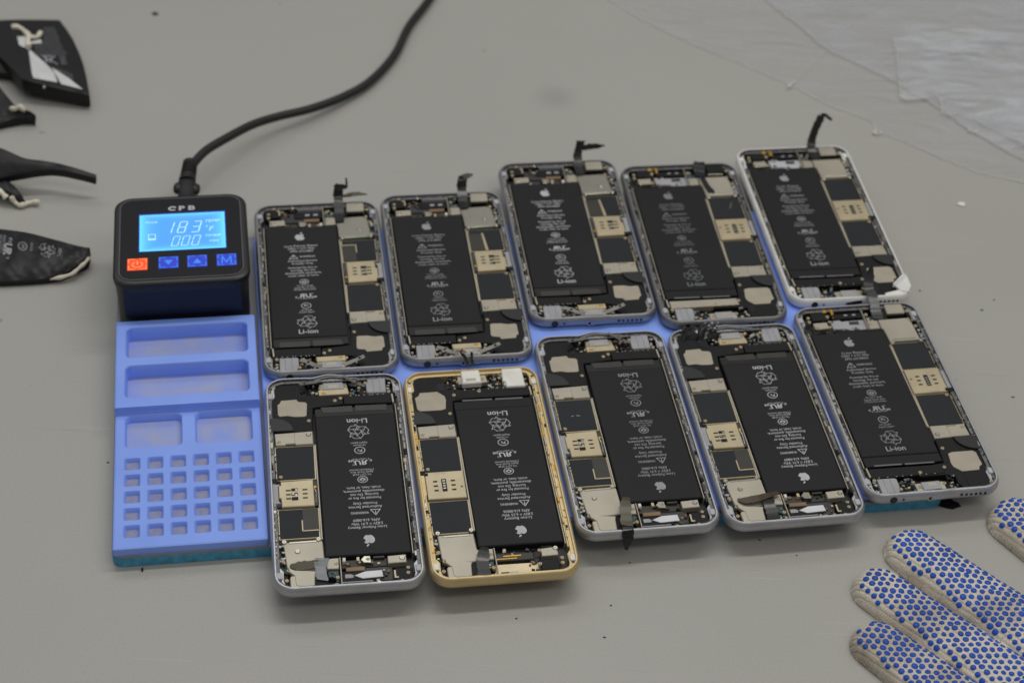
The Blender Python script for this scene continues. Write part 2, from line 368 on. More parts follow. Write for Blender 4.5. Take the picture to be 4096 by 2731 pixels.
rp = n.nodes.new('ShaderNodeValToRGB'); n.links.new(ee, rp.inputs[0])
rp.color_ramp.elements[0].color = (.095, .40, 1.0, 1); rp.color_ramp.elements[1].color = (.17, .80, 1.0, 1); rp.color_ramp.elements[1].position = .85
n.links.new(rp.outputs[0], p.inputs['Emission Color']); p.inputs['Emission Strength'].default_value = 1.0
zs = 37.7
sc = [loc(321, 496, zs), loc(515, 485, zs), loc(519, 567, zs), loc(320, 578, zs)]
sx0 = (sc[0][0] + sc[3][0]) / 2; sx1 = (sc[1][0] + sc[2][0]) / 2; sy0 = (sc[2][1] + sc[3][1]) / 2; sy1 = (sc[0][1] + sc[1][1]) / 2
part('screen_bleed', None, dev, lambda b: b.box(sx0 - .5, sx1 + .5, sy0 - .4, sy1 + 1.3, 37.36, 37.5, mat('bleed_glow', (.005, .01, .08), .3, emit=(.01, .02, .45), estr=.8), .05))  # blue emission imitates backlight bleeding out around the screen
scr = part('lcd_screen', None, dev, lambda b: b.box(sx0, sx1, sy0, sy1, 37.36, 37.7, SCR, .05))
DIG = mat('lcd_segment', (.3, .5, .7), .5, emit=(.36, .66, 1.0), estr=1.0)
def digits(b):
    z = 37.78; SWd = sx1 - sx0; SH = sy1 - sy0
    def P(u, v): return (sx0 + u * SWd, sy0 + v * SH)
    def seg(ch, u, v, w, h, t=.45):
        segs = {'0': 'abcdef', '1': 'ef', '8': 'abcdefg', '3': 'abcdg'}[ch]; sl = .22
        pt = {'A': (0, 1), 'B': (1, 1), 'C': (1, .5), 'D': (1, 0), 'E': (0, 0), 'F': (0, .5)}
        for s in segs:
            a, c = {'a': 'AB', 'b': 'BC', 'c': 'CD', 'd': 'DE', 'e': 'EF', 'f': 'FA', 'g': 'FC'}[s]
            (x0, y0), (x1, y1) = pt[a], pt[c]
            X0, Y0 = P(u + w * x0, v + h * y0); X1, Y1 = P(u + w * x1, v + h * y1); X0 += sl * SH * h * y0; X1 += sl * SH * h * y1
            m0 = Vector((X0, Y0)); m1 = Vector((X1, Y1)); d = (m1 - m0) * .1; stroke(b, [m0 + d, m1 - d], t, z, DIG)
    seg('1', .365, .46, .075, .30, .55); seg('8', .435, .46, .085, .30, .55); seg('3', .60, .46, .085, .30, .55)
    for u in (.365, .48, .60): seg('0', u, .10, .075, .26, .42)
    for t, u, v, h, w in (('TEMP', .855, .75, 2.6, 7.6), ('F', .84, .53, 4.6, 2.6), ('TIMER', .855, .34, 2.2, 7.9), ('MIN', .865, .19, 2.0, 5), ('MODE', .14, .78, 2.0, 6.2)):
        x, y = P(u, v); put_text(b, t, x, y, z, h * 1.15, DIG, w, .0, .25)
    x, y = P(.785, .60); ring(b, x, y, .45, .45, .2, z, DIG, 10)
    x, y = P(.145, .37); stroke(b, [(x - 1.7, y - 2.3), (x + 1.7, y - 2.3), (x + 1.7, y + 2.3), (x - 1.7, y + 2.3)], .35, z, DIG, True); stroke(b, [(x - 1.6, y - 1.7), (x + 1.6, y - 1.7)], .9, z, DIG)
part('lcd_digits', None, scr, digits)
LOGO = mat('logo_paint', (.50, .50, .52), .5)
lx, ly = loc(419, 478, 37.5)
def logo(b):
    z = 37.45
    stroke(b, [(lx - 5.0 + 1.75 * math.cos(math.radians(a)), ly + 1.35 * math.sin(math.radians(a))) for a in range(42, 322, 20)], 1.05, z, LOGO)
    for x_ in (lx - 1.3, lx + 3.6):
        stroke(b, [(x_, ly - 1.5), (x_, ly + 1.5)], 1.15, z, LOGO); stroke(b, [(x_, ly + 1.45), (x_ + 1.7, ly + 1.4), (x_ + 2.2, ly + .75), (x_ + 1.7, ly + .1), (x_, ly + .05)], .8, z, LOGO)
    stroke(b, [(lx + 3.6, ly + .05), (lx + 5.5, ly), (lx + 6.1, ly - .75), (lx + 5.5, ly - 1.5), (lx + 3.6, ly - 1.5)], .85, z, LOGO)
part('logo', None, fp, logo)
RED = mat('red_key', (.35, .03, .01), .4, emit=(.78, .055, .012), estr=1.0); ORG = mat('orange_icon', (.6, .2, .05), .4, emit=(.95, .24, .05), estr=1.0)
BLU = mat('blue_key', (.01, .02, .2), .4, emit=(.018, .035, .44), estr=1.0); LBL = mat('light_blue_icon', (.02, .1, .4), .4, emit=(.02, .19, .66), estr=1.0)
for i, (x, y) in enumerate(((315.5, 607), (387, 602.5), (453, 599), (520.5, 596))):
    kx, ky = loc(x, y, 37.5); km, im = (RED, ORG) if i == 0 else (BLU, LBL)
    kb = part('touch_key', None, dev, lambda b: b.box(kx - 5, kx + 5, ky - 4.7, ky + 4.7, 37.36, 37.5, km, .05), label=['glowing red power touch key', 'blue touch key with down arrow', 'blue touch key with up arrow', 'blue touch key with letter M'][i])
    def icon(b):
        z = 37.56
        for sx_ in (-1, 1):
            for sy_ in (-1, 1):
                stroke(b, [(kx + sx_ * 1.3, ky + sy_ * 3.9), (kx + sx_ * 4.3, ky + sy_ * 3.9), (kx + sx_ * 4.3, ky + sy_ * 1.0)], .4, z, im)
        if i == 0:
            stroke(b, [(kx + 2.5 * math.cos(math.radians(a)), ky - .3 + 2.2 * math.sin(math.radians(a))) for a in range(125, 416, 15)], .55, z, im); stroke(b, [(kx, ky), (kx, ky + 2.4)], .65, z, im)
        elif i == 1: b.add([(kx - 2.2, ky + 1.8, z), (kx + 2.2, ky + 1.8, z), (kx, ky - 2, z)], [[0, 1, 2]], im)
        elif i == 2: b.add([(kx - 2.2, ky - 1.9, z), (kx + 2.2, ky - 1.9, z), (kx, ky + 1.9, z)], [[0, 1, 2]], im)
        else: stroke(b, [(kx - 2.3, ky - 2.6), (kx - 2.1, ky + 2.5), (kx, ky - 2.1), (kx + 2.1, ky + 2.5), (kx + 2.3, ky - 2.6)], .7, z, im)
    part('key_icon', None, kb, icon)

# power cord
CORD = mat('black_cord', (.015, .015, .015), .45, spec=.4)
cord = thing('power_cord', 'black power cord curving from the back of the console to the top edge', 'cable', at(430, 440, 0))
co0 = at(430, 440, 0)
def cable(b):
    pp = [(1120, -190, 3.2), (1040, -90, 3.2), (985, 0, 3.4), (940, 60, 3.4), (905, 128, 3.4), (850, 187, 3.6), (790, 222, 4.5), (715, 250, 7), (640, 268, 10), (580, 287, 13), (520, 318, 16), (475, 345, 17.5), (448, 372, 18), (436, 392, 18)]
    b.tube(catmull([at(*p) - co0 for p in pp], 10), 2.5, CORD, 14)
part('cord', None, cord, cable, True)
def relief(b):
    a, c = at(437, 374, 18) - co0, at(430, 418, 18) - co0; N = 28; pts = []; rad = []
    for i in range(N + 1):
        t = i / N; pts.append(a.lerp(c, t)); r = 4.1 + .5 * t
        if .15 < t < .7 and (i // 2) % 2: r -= 1.1
        rad.append(r)
    b.tube(pts, rad, CORD, 16, flat=.85)
part('strain_relief', None, cord, relief, True)
def plug(b):
    a, c = at(430, 408, 18) - co0, at(428, 466, 18) - co0; pts = []; rad = []
    for t, r in ((0, 4.4), (.1, 4.6), (.24, 4.9), (.4, 5.1), (.54, 5.0), (.68, 4.7), (.82, 4.8), (1, 5.6)): pts.append(a.lerp(c, t)); rad.append(r)
    b.tube(catmull(pts, 4), [rad[min(i // 4, 7)] + (rad[min(i // 4 + 1, 7)] - rad[min(i // 4, 7)]) * (i % 4) / 4 for i in range(29)], CORD, 18, flat=.55)
part('plug', None, cord, plug, True)
def wing(sg):
    def fn(b):
        c = at(429, 434, 18) - co0; b.tube([c + Vector((sg * x, 0, 0)) for x in (3.2, 4.2, 5.4, 6.4, 7.0, 7.2)], [3.4, 3.9, 4.0, 3.4, 2.2, .8], CORD, 14, flat=.7)
    return fn
for sg in (-1, 1): part('plug_wing', None, cord, wing(sg), True)

# ---------------------------------------------------------------- the phones
HW, HL = 33.5, 69.05
def housing(b, al, dent, edge=None):
    prof = [(3.4, 0), (1.5, .45), (.5, 1.3), (.05, 2.6), (.0, 3.6), (.12, 4.7), (.5, 5.7), (.95, 6.3), (1.2, 6.5), (1.75, 6.5), (1.9, 6.3), (1.9, 5.2), (3.3, 5.1), (3.5, 4.9), (3.5, 1.0)]
    rings = []
    for d, z in prof:
        R = []
        for x, y in rrect(HW - d, HL - d, max(9.5 - d, 2), 10):
            R.append((x, y))
        # extra points along the bottom edge so that it can be dented
        R2 = []
        for i, (x, y) in enumerate(R):
            R2.append((x, y)); xn, yn = R[(i + 1) % len(R)]
            if abs(y - yn) < .01 and y < 0 and abs(x - xn) > 20:
                for k in range(1, 30): R2.append((x + (xn - x) * k / 30, y))
        ring_ = []
        for x, y in R2:
            g = math.exp(-((x - 2.0) / 5.5) ** 2) * dent if y < -HL + 5 and z > 1.5 and d < 3 else 0
            g2 = math.exp(-((x - 10) / 3.5) ** 2) * dent * .5 if y < -HL + 5 and z > 1.5 and d < 3 else 0
            ring_.append((x, y - g * .8 + g2 * .6, z + (g * .6 - g2 * .5) * max(0, z - 2) / 4.5))
        rings.append(ring_)
    n = len(rings[0]); vs = sum(rings, [])
    for j in range(len(rings) - 1):
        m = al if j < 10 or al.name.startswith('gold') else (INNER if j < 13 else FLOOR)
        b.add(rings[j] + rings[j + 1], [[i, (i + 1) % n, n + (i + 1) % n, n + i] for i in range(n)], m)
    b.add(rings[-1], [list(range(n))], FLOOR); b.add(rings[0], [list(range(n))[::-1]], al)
RECY = [[(-4.4, .9), (-2.5, 4.3), (1.9, 4.5), (3.3, 2.6), (4.3, 3.1), (3.5, .7), (1.2, 1.6), (2.0, 2.0), (1.4, 3.0), (.2, 1.6), (-1.4, 4.2)], [(-2.4, 4.2), (-1.4, 2.4), (.2, 1.6)]]
def recycle(b, cx, cy, s, m, z, w=.3, fn=None):
    # one bent outlined arrow, turned three times
    arr = [(-1.0, 4.5), (1.9, 4.5), (2.9, 2.9), (3.8, 3.4), (2.9, .6), (.2, 1.3), (1.1, 1.85), (.55, 2.75)]
    bk = [(-1.0, 4.5), (-3.0, 1.2), (-1.3, .2), (.55, 2.75)]
    for k in range(3):
        a = math.radians(-120 * k); c, n_ = math.cos(a), math.sin(a)
        T_ = lambda P_: [(cx + s * (c * x - n_ * y), cy + s * .95 * (n_ * x + c * y)) for x, y in P_]
        stroke(b, T_(arr), w, z, m, True, fn); stroke(b, T_(bk), w, z, m, False, fn)
APPLE = [(0, 1.55), (.55, 1.95), (1.15, 2.0), (1.75, 1.7), (2.05, 1.35), (1.6, .85), (1.45, .2), (1.65, -.45), (2.25, -.85), (1.9, -1.75), (1.35, -2.5), (.8, -2.7), (.1, -2.45), (-.6, -2.7), (-1.3, -2.45), (-2.0, -1.5), (-2.4, -.4), (-2.35, .7), (-1.85, 1.6), (-1.05, 2.0), (-.5, 1.85)]
LEAF = [(.05, 2.3), (.15, 2.95), (.6, 3.5), (1.15, 3.7), (1.1, 3.05), (.65, 2.5)]
def emblem(b, cx, cy, s, m, z, fn=None):
    for P_ in (APPLE, LEAF):
        C = catmull([(x, y, 0) for x, y in P_ + [P_[0]]], 3)[:-1]; vs = [(cx + v.x * s, cy + v.y * s, z) for v in C]
        if fn: vs = [fn(*p) for p in vs]
        b.add(vs, [list(range(len(vs)))], m)
def label_print(b, kind, m):
    z = 4.97; X = -9.7
    T = lambda t, y, h, w, x=X, **k: put_text(b, t, x, y, z, h, m, w, **k)
    emblem(b, -9.9, 40.6, 1.08, m, z)
    a, c, d, cap = kind
    T(a, 32.9, 2.3, 17.5 if 'Poly' in a else 12.6, bold=.015); T(c, 30.6, 2.3, 14.4, bold=.015); T(d, 28.3, 2.3, 12.2, bold=.015)
    stroke(b, [(-16.3, 22.1), (-11.9, 22.1), (-14.1, 25.5)], .38, z, m, True); stroke(b, [(-14.1, 24.5), (-14.1, 23.4)], .4, z, m); stroke(b, [(-14.1, 22.95), (-14.1, 22.85)], .35, z, m)
    T('WARNING', 23.7, 2.1, 8.2, -7.0, bold=.015)
    for t, y, w in (('Authorized Service', 20.2, 15.2), ('Provider Only', 17.9, 11), ('Potential for fire or', 14.5, 15), ('burning. Do not', 12.3, 12.8), ('disassemble, puncture,', 10.1, 18.8), ('crush, heat, or burn.', 7.9, 15.8)): T(t, y, 2.25, w, bold=.015)
    ring(b, X, 2.6, 2.25, 2.0, .35, z, m); b.add([(X - 1.7, 2.6, z), (X, 1.3, z), (X + 1.7, 2.6, z), (X, 3.9, z)], [[0, 1, 2, 3]], m)
    b.add([(X - .8, 2.7, z + .02), (X, 2.2, z + .02), (X + .8, 2.7, z + .02), (X, 3.4, z + .02)], [[0, 1, 2, 3]], BATT)
    for t, y, w in (('TIS 2217-2548', -.7, 8.6), ('Apple South Asia', -2.2, 10.6), ('(Thailand) Limited', -3.7, 11.2)): T(t, y, 1.6, w)
    T('R', -8.7, 4.2, 3.0, X - 1.9, bold=.12, mirror=True, shear=0); T('U', -8.7, 4.2, 3.2, X + 1.5, bold=.12, shear=-.15); T('c', -9.5, 2.6, 1.2, X - 4.6, bold=.06); T('us', -9.6, 2.6, 2.5, X + 4.6, bold=.06)
    ring(b, X + 3.6, -7.1, .4, .4, .15, z, m, 10); T('E 164209 2941', -10.9, 1.3, 7.6)
    ring(b, X, -16.7, 2.4, 2.2, .35, z, m); T('P', -16.6, 2.5, 1.1, X - .5, bold=.05); T('S', -16.8, 2.2, 1.0, X + .6)
    T(cap, -20.2, 1.5, 5.6); T('Apple Japan', -21.7, 1.6, 7.8)
    recycle(b, X, -29.4, 1.08, m, z, .25)
    T('Li-ion', -36.9, 4.5, 9.6, bold=.06)
K6A = ('Li-ion Polymer Battery', '3.82V = 6.91 Whr', 'APN: 616-0805', '1810mAh'); K6B = ('Li-ion Polymer Battery', '3.82V = 6.91 Whr', 'APN: 616-0809', '1810mAh')
K6S = ('Li-ion Battery', '3.82V = 6.55 Whr', 'APN: 616-00033', '1715mAh'); K6G = ('Li-ion Battery', '3.82V = 6.55 Whr', 'APN: 616-00036', '1715mAh')
def curve_flap(n=8): return [(20.5 + (1 - math.cos(math.pi / 2 * i / n)) * 10.5, -32.1 - math.sin(math.pi / 2 * i / n) * 9.3) for i in range(n + 1)]
def make_phone(key, x, y, deg, al, six_s, kind, tone, label, lplate='grey', tabs=True, dent=1.0, seed=1, chipmark='L', floor=None, tabmat='pad', bar=None, shiny=False):
    t = thing('opened_phone', label, 'phone', (x, y, 9.5), math.radians(deg), 'opened phones on the heating separator')
    A = ALU[al]; v = 's' if six_s else 'n'; rnd = random.Random(seed)
    LP = WHITEP if lplate == 'white' else GREYP; CT = WHITEP if tabmat == 'white' else LGREY
    hs = part('housing', 'housing' + al + str(dent), t, lambda b: housing(b, A, dent), True)
    bx1 = 10.0 if not six_s else 10.4; byt = 49.4 if not six_s else 48.9
    def bat(b):
        b.prism([(-28, byt), (bx1, byt - .3), (bx1, -41.3), (-27.9, -41.0)], 1.2, 4.9, BATT, .45)
        b.prism([(-27.9, -41.05), (bx1, -41.35), (bx1, -47), (-27.5, -47.5)], 1.2, 4.55, BATT2 if not six_s else BATT, .3)
        if not six_s:
            b.prism([(-24.5, -43.8), (-9.5, -44), (-9.5, -47.9), (-24.6, -47.7)], 4.5, 4.72, mat('tape_edge', (.045, .042, .037), .3), .05); b.prism([(-8.2, -43.6), (6, -43.8), (7, -47.7), (-8, -47.9)], 4.5, 4.72, mat('tape_edge', (.045, .042, .037), .3), .05)
        else: b.prism([(-23.5, -46.6), (-10, -46.8), (-10, -47.7), (-23.5, -47.5)], 4.5, 4.75, mat('tape_line', (.16, .16, .17), .3), .05); b.prism([(-8.5, -46.9), (6, -47.1), (6, -47.9), (-8.5, -47.8)], 4.5, 4.75, mat('tape_line', (.16, .16, .17), .3), .05)
    bt = part('battery', 'bat' + v, t, bat)
    part('battery_print', 'print' + str(kind) + tone, bt, lambda b: label_print(b, kind, PRINTS[tone]))
    # logic board
    def board(b):
        b.prism([(10.9, 56.5), (27, 56.5), (30.6, 52), (30.6, -31.5), (11, -31.8)], 1.6, 2.6, GREEN, .1)
        b.box(10.5, 11.2, -23, 38, 1.2, 4.3, SHIELD, .1)
    lb = part('logic_board', 'board', t, board)
    # long thin shield edge beside the battery
    def big_shield(b):
        if not six_s: P_ = [(9.9, 56), (24.8, 56.6), (27, 54), (28.2, 39), (11.4, 38.2), (10.6, 40), (10.4, 50.6), (9.9, 51)]
        else: P_ = [(10.4, 57), (26.5, 57.2), (27.5, 53), (27.9, 40), (11.6, 40), (11.2, 49.6), (10.4, 50.4)]
        b.prism(P_, 2.6, 4.7, SHIELDB if shiny else SHIELD, .35)
        b.prism([(13.2, 38.8 + (1.7 if six_s else 0)), (25.6, 39 + (1.7 if six_s else 0)), (25.6, 40 + (1.6 if six_s else 0)), (13.2, 39.9 + (1.6 if six_s else 0))], 4.6, 5.0, SHIELDB, .2)
    part('shield_plate', 'shieldA' + v + str(shiny), lb, big_shield)
    part('shield_plate', 'shieldB', lb, lambda b: (b.prism([(11.6, -23.2), (20, -23.2), (20, -24.0), (24.5, -24.0), (24.5, -23.2), (29.2, -23.4), (29.6, -31.2), (11.6, -31.8)], 2.6, 4.7, SHIELD, .3), b.box(20.1, 20.2, -31.2, -24.2, 4.68, 4.73, BLK, .01)))
    def chip(y0, y1, mark):
        def fn(b):
            b.prism([(11.3, y1), (29.9, y1), (29.9, y0), (11.0, y0)], 2.6, 4.0, GOLD, .15)
            b.prism([(12.0, y1 - .5), (29.3, y1 - .5), (29.3, y0 + .5), (11.7, y0 + .5)], 3.9, 4.25, CHIP, .08)
            if mark == 'L':
                b.prism([(11.7, y1 - 4.6), (18.8, y1 - 4.6), (18.8, y0 + .5), (11.7, y0 + .5)], 4.2, 4.36, BROWN, .05)
                b.box(11.7, 19.3, y1 - 4.7, y1 - 4.1, 4.2, 4.5, GOLD, .05); b.box(18.8, 19.4, y1 - 11, y1 - 4.2, 4.2, 4.5, GOLD, .05)
            if mark == 'V':
                b.prism([(11.7, y1 - 3.6), (18.8, y1 - 3.6), (19.4, y0 + .5), (11.7, y0 + .5)], 4.2, 4.36, BROWN, .05)
                b.prism([(18.7, y1 - 3.4), (19.7, y1 - 3.4), (21, y0 + .3), (19.5, y0 + .3)], 4.2, 4.5, GOLD, .05)
        return fn
    part('chip_cover', 'chipA' + v + (chipmark if not six_s else ''), lb, chip(18 if not six_s else 18.2, 36.6 if not six_s else 38.8, None if six_s else chipmark))
    part('chip_cover', 'chipB' + v, lb, chip(-22.8 if not six_s else -23.2, -.3, None))
    def sim(b):
        b.prism([(12.9, 17.3), (27.8, 17.1), (28.0, 11.6), (28.9, 11.4), (28.9, 3.4), (27.9, 3.2), (28.0, 1.0), (13.0, .6)], 2.6, 4.9, GOLD, .3) if not six_s else b.prism([(11.6, 17.5), (29.5, 17.3), (29.5, .3), (11.4, .1)], 2.6, 4.9, GOLD, .3)
        if not six_s:
            for cx in (17.0, 24.6):
                for cy in (6.9, 9.5, 12.1): b.box(cx - 1.1, cx + 1.1, cy - .45, cy + .45, 4.85, 4.93, BLK, .02)
            for cy, w in ((6.6, .9), (9.4, .9), (12.3, 1.1)): b.box(20.2, 23.2, cy - w, cy + w, 4.85, 4.93, BLK, .02)
            for cx, cy in ((20.9, 6.8), (22.4, 9.2), (21, 9.8)): b.box(cx - .5, cx + .5, cy - .5, cy + .5, 4.9, 4.98, SHIELDB, .02)
            b.box(10.9, 12.9, .9, 16.8, 2.6, 4.3, DGREY, .1); b.tube([(12.3, 15.5, 4.6), (11.9, 9, 4.7), (12.7, 5, 4.6)], .16, SHIELDB, 5); b.box(11.6, 12.8, 4.6, 5.8, 4.3, 4.8, YEL, .1)
        else:
            for cx in (16.9, 25.1):
                for cy in (6.2, 9.1, 12): b.box(cx - 1.0, cx + 1.0, cy - .5, cy + .5, 4.85, 4.93, BLK, .02)
            b.box(20, 22.3, 4.8, 12.9, 4.85, 4.93, BLK, .02)
            for cy in (6, 7.6, 9.2, 10.8): b.box(20.5, 21.8, cy - .4, cy + .4, 4.9, 4.99, SHIELDB, .02)
            b.box(12.6, 13.8, 9.8, 11, 4.85, 4.93, COPPER, .02); b.box(20, 25, .5, 1.4, 4.85, 4.95, SHIELD, .02)
    part('sim_reader', 'sim' + v, lb, sim)
    part('side_bracket', 'gpl' + v + al, t, lambda b: b.prism([(28.0, 15.0), (31.8, 15.2), (31.9, 3.0), (28.2, 2.6), (29.1, 4.4), (29.1, 13.2)] if not six_s else [(29.7, 15), (31.9, 15), (31.9, 1), (29.7, 1)], 2.5, 5.2, GREYP if al != 'gold' else A, .2))
    part('black_connector', 'bcon', t, lambda b: b.prism([(28, 2.3), (31.9, 2.4), (32, -1.0), (29.5, -1.2), (29.3, .4), (28, .5)], 2.5, 5.3, BLK, .3))
    # black speaker module area
    def spkm(b):
        b.prism([(11.6, -32.1), (31.4, -32.3), (31.8, -57), (28, -66), (15.5, -66.3), (13, -62), (13, -57), (9, -56), (-3.9, -56), (-4.0, -49.7), (10.6, -48.2), (11.3, -38)], 1.6, 4.4, BLK, .25)
        b.prism([(13.5, -55.8), (17, -55.8), (17, -61), (13.5, -61)], 4.4, 4.5, BLKG, .03)
        b.prism([(17.6, -56), (18.2, -56), (18.2, -64), (17.6, -64)], 4.4, 4.6, BLKG, .03)
    sm = part('speaker_module', 'spkm', t, spkm)
    part('speaker_plate', 'spkp' + v, sm, lambda b: b.prism([(13.9, -42.6), (15, -42.1), (19.5, -42.2), (23, -43.2), (26.6, -42.9), (27.4, -44), (27.4, -51.2), (26.4, -51.8), (25.6, -54.0), (18.2, -54.3), (17.4, -52.6), (14, -52), (13.3, -50.8)] if not six_s else [(14.6, -42.6), (17, -41.8), (27, -41.9), (28.3, -43.2), (28.6, -51.4), (26.8, -52.6), (26, -54.8), (17.4, -55), (14.2, -51.6), (13.8, -49)], 4.4, 4.75, SPK, .1))
    fl = curve_flap()
    part('antenna_flex', 'flap', sm, lambda b: b.prism([(31.3, -32.3)] + fl + [(31.3, -41.4)], 4.4, 5.5 if not six_s else 4.85, mat('flap_black', (.018, .018, .018), .4), .15))
    # bottom end
    def barf(b):
        x1 = -4.4 if not six_s else 9
        if bar == 'shield':
            b.prism([(-26.7, -49.6), (9, -49.5), (9.5, -54.4), (-26.6, -55.4)], 1.6, 4.8, SHIELD, .25)
            for k in range(9): b.box(-24 + k * 3.7, -23 + k * 3.7, -55.2, -54.7, 4.75, 4.85, YEL, .02)
        else:
            b.prism([(-27.2, -48.8), (x1, -49.3), (x1, -55.2), (-27.3, -55.2)], 1.6, 4.7, BLK, .25)
            for k in range(8):
                cx = -24 + k * (x1 + 22) / 8 + (k % 3) * .4; b.box(cx, cx + .7, -55.3, -54.8, 4.68, 4.78, SHIELDB, .02)
        b.prism([(-28.4, -48.5), (-27.6, -48.5), (-27.3, -54.6), (-28.2, -54.6)], 1.2, 5.1, SHIELD, .1)
    part('flex_connector', 'bar' + v + str(bar), t, barf)
    def platef(b):
        b.prism([(-25.1, -56), (-16.4, -56.2), (-15.7, -57), (-15.7, -62), (-16.4, -63.3), (-16.6, -65.9), (-25.3, -66.1)], 1.6, 5.1, LP, .3)
        if lplate == 'white': b.prism([(-25.8, -54.2), (-16.6, -54.4), (-16.4, -58), (-15.2, -58.4), (-15.6, -67.4), (-25.6, -67.6)], 3, 6.1, LP, .4)
        else:
          for cx in (-22.5, -19.2): b.box(cx, cx + .12, -65.5, -56.5, 5.05, 5.13, DGREY, .01)
    part('jack_module', 'jack' + lplate, t, platef)
    def lightning(b):
        if not six_s:
            b.prism([(-7.2, -56.4), (7.3, -56.3), (7.6, -59.9), (-6.9, -60.0)], 1.8, 4.9, GOLD, .25)
            b.prism([(-6.9, -60.0), (7.0, -59.9), (7, -64.6), (-6.4, -64.8)], 1.8, 4.3, SHIELD, .2)
            b.prism([(-5, -60.3), (5.4, -60.2), (5.0, -64.9), (-4.6, -65)], 4.2, 4.9, LP, .2); b.box(-2.4, 2.6, -63.3, -61, 4.88, 4.94, SHIELD, .02)
            b.box(4, 6, -58.2, -57, 4.85, 5.3, YEL, .2)
        else:
            b.prism([(-8, -60.3), (6.4, -60), (6.4, -65.3), (-7.6, -65.6)], 1.8, 4.3, SHIELD, .2)
            b.prism([(-4.9, -60.2), (4.2, -60), (4, -65.2), (-4.8, -65.4)], 4.2, 5, LP, .2); b.box(-2, 2.4, -63, -61, 4.98, 5.04, SHIELD, .02)
            if lplate == 'white': b.prism([(-4.8, -58.4), (4.6, -58.2), (4.6, -67.6), (-4.6, -67.8)], 3, 6.2, LP, .5); b.box(-2.2, 2.6, -61.6, -59.6, 6.18, 6.24, SHIELD, .02)
    part('charging_port_block', 'light' + v + lplate, t, lightning)
    if tabs:
        def tabf(b, pts, hole):
            b.ribbon(pts, 2.1, mat('dull_steel', (.20, .19, .17), .45, .4), .35, (0, 1, .15)); b.cyl(hole[0], hole[1], .7, hole[2] - .1, hole[2] + .35, BLKG, 10, .05)
        part('bent_tab', 'tabA' + str(seed), t, lambda b: tabf(b, [(-15, -59.6, 6.2), (-12, -61.3, 6.5), (-8.5, -64.2, 6.6), (-5, -66.4, 7.4)], (-11.2, -61.9, 6.5)))
        part('bent_tab', 'tabB' + str(seed), t, lambda b: tabf(b, [(6, -65.2, 6.4), (9, -63.9, 6.6), (12.5, -62.8, 7.2), (16.4, -61.4, 8.0)], (14, -62.2, 7.5)))
    def wire(b):
        b.tube(catmull([(-12, -66.4, 5.4), (-6, -66.8, 5.8), (0, -67.6, 6.2), (5, -67.2, 6.1), (9, -66.3, 5.4)], 5), .3, GREYP, 6)
    if dent: part('torn_rim_edge', 'wire' + al, t, wire, True)
    # ports on the bottom side
    def port(r, x):
        def fn(b):
            vs = []; n_ = 14
            for yy, rr in ((-HL + 1.5, r), (-HL - .06, r)): vs += [(x + rr * math.cos(6.2832 * i / n_), yy, 3.5 + rr * math.sin(6.2832 * i / n_)) for i in range(n_)]
            b.add(vs, [[i, (i + 1) % n_, n_ + (i + 1) % n_, n_ + i] for i in range(n_)], BLKG); b.add(vs[n_:], [list(range(n_))], BLKG)
        return fn
    part('headphone_jack', 'hj', hs, port(1.85, -20.6)); part('microphone_hole', 'mh', hs, port(.6, -15.8))
    for k in range(6): part('speaker_hole', 'sh%d' % k, hs, port(.72, 12.6 + k * 2.3))
    def lport(b):
        n_ = 20
        for r, m, yy in ((1.0, SHIELDB, -HL - .35), (.72, BLKG, -HL - .42)):
            R = [(math.copysign(3.1, math.cos(a)) + r * 1.5 * math.cos(a), r * 1.5 * math.sin(a)) for a in (6.2832 * (i + .5) / n_ for i in range(n_))]
            P_ = [(.4 + x_ * math.cos(.16) - z_ * math.sin(.16), z_ * math.cos(.16) + x_ * math.sin(.16) + 3.7) for x_, z_ in R]
            vs = [(x_, -HL + 1, z_) for x_, z_ in P_] + [(x_, yy, z_) for x_, z_ in P_]
            b.add(vs, [[i, (i + 1) % n_, n_ + (i + 1) % n_, n_ + i] for i in range(n_)], m); b.add(vs[n_:], [list(range(n_))], m)
    part('charging_port', 'lp', hs, lport)
    # corners
    for cx, cy, k in ((-30.6, -57.6, 0), (31, -56.6, 1), (-30.6, 59.5, 2), (30.6, 59.3, 3)):
        part('corner_pad', 'cp%d' % k + tabmat, t, lambda b: (b.prism([(cx + a * 1.5, cy + c * 1.9) for a, c in ((-1, -.8), (-.6, -1), (1, -1), (1, .7), (.6, 1), (-1, 1))], 4.9, 5.75, CT, .3), b.box(cx - 1.2 if cx > 0 else cx - 1.6, cx + 1.6 if cx > 0 else cx + 1.2, cy + (2.4 if cy < 0 else -4.0), cy + (4.0 if cy < 0 else -2.4), 3, 4.6, A, .2)))
    for sx_ in (-1, 1):
        for sy_ in (-1, 1):
            def led(b):
                arc = [(sx_ * (HW - 9.5 + 7.55 * math.cos(a)), sy_ * (HL - 9.5 + 7.55 * math.sin(a))) for a in (math.pi / 2 * i / 6 for i in range(7))]
                b.prism([(sx_ * 31.55, sy_ * 53)] + arc + [(sx_ * 25, sy_ * 66.4), (sx_ * 27.6, sy_ * 65.2), (sx_ * 28.6, sy_ * 62), (sx_ * 28.4, sy_ * 56.5), (sx_ * 29.8, sy_ * 54.5)], 4.0, 5.0, A, .2)
                b.cyl(sx_ * 30.3, sy_ * 61.9, .8, 5.0, 5.25, DGREY, 10, .1)
            part('corner_ledge', 'led%d%d%s' % (sx_, sy_, al), t, led)
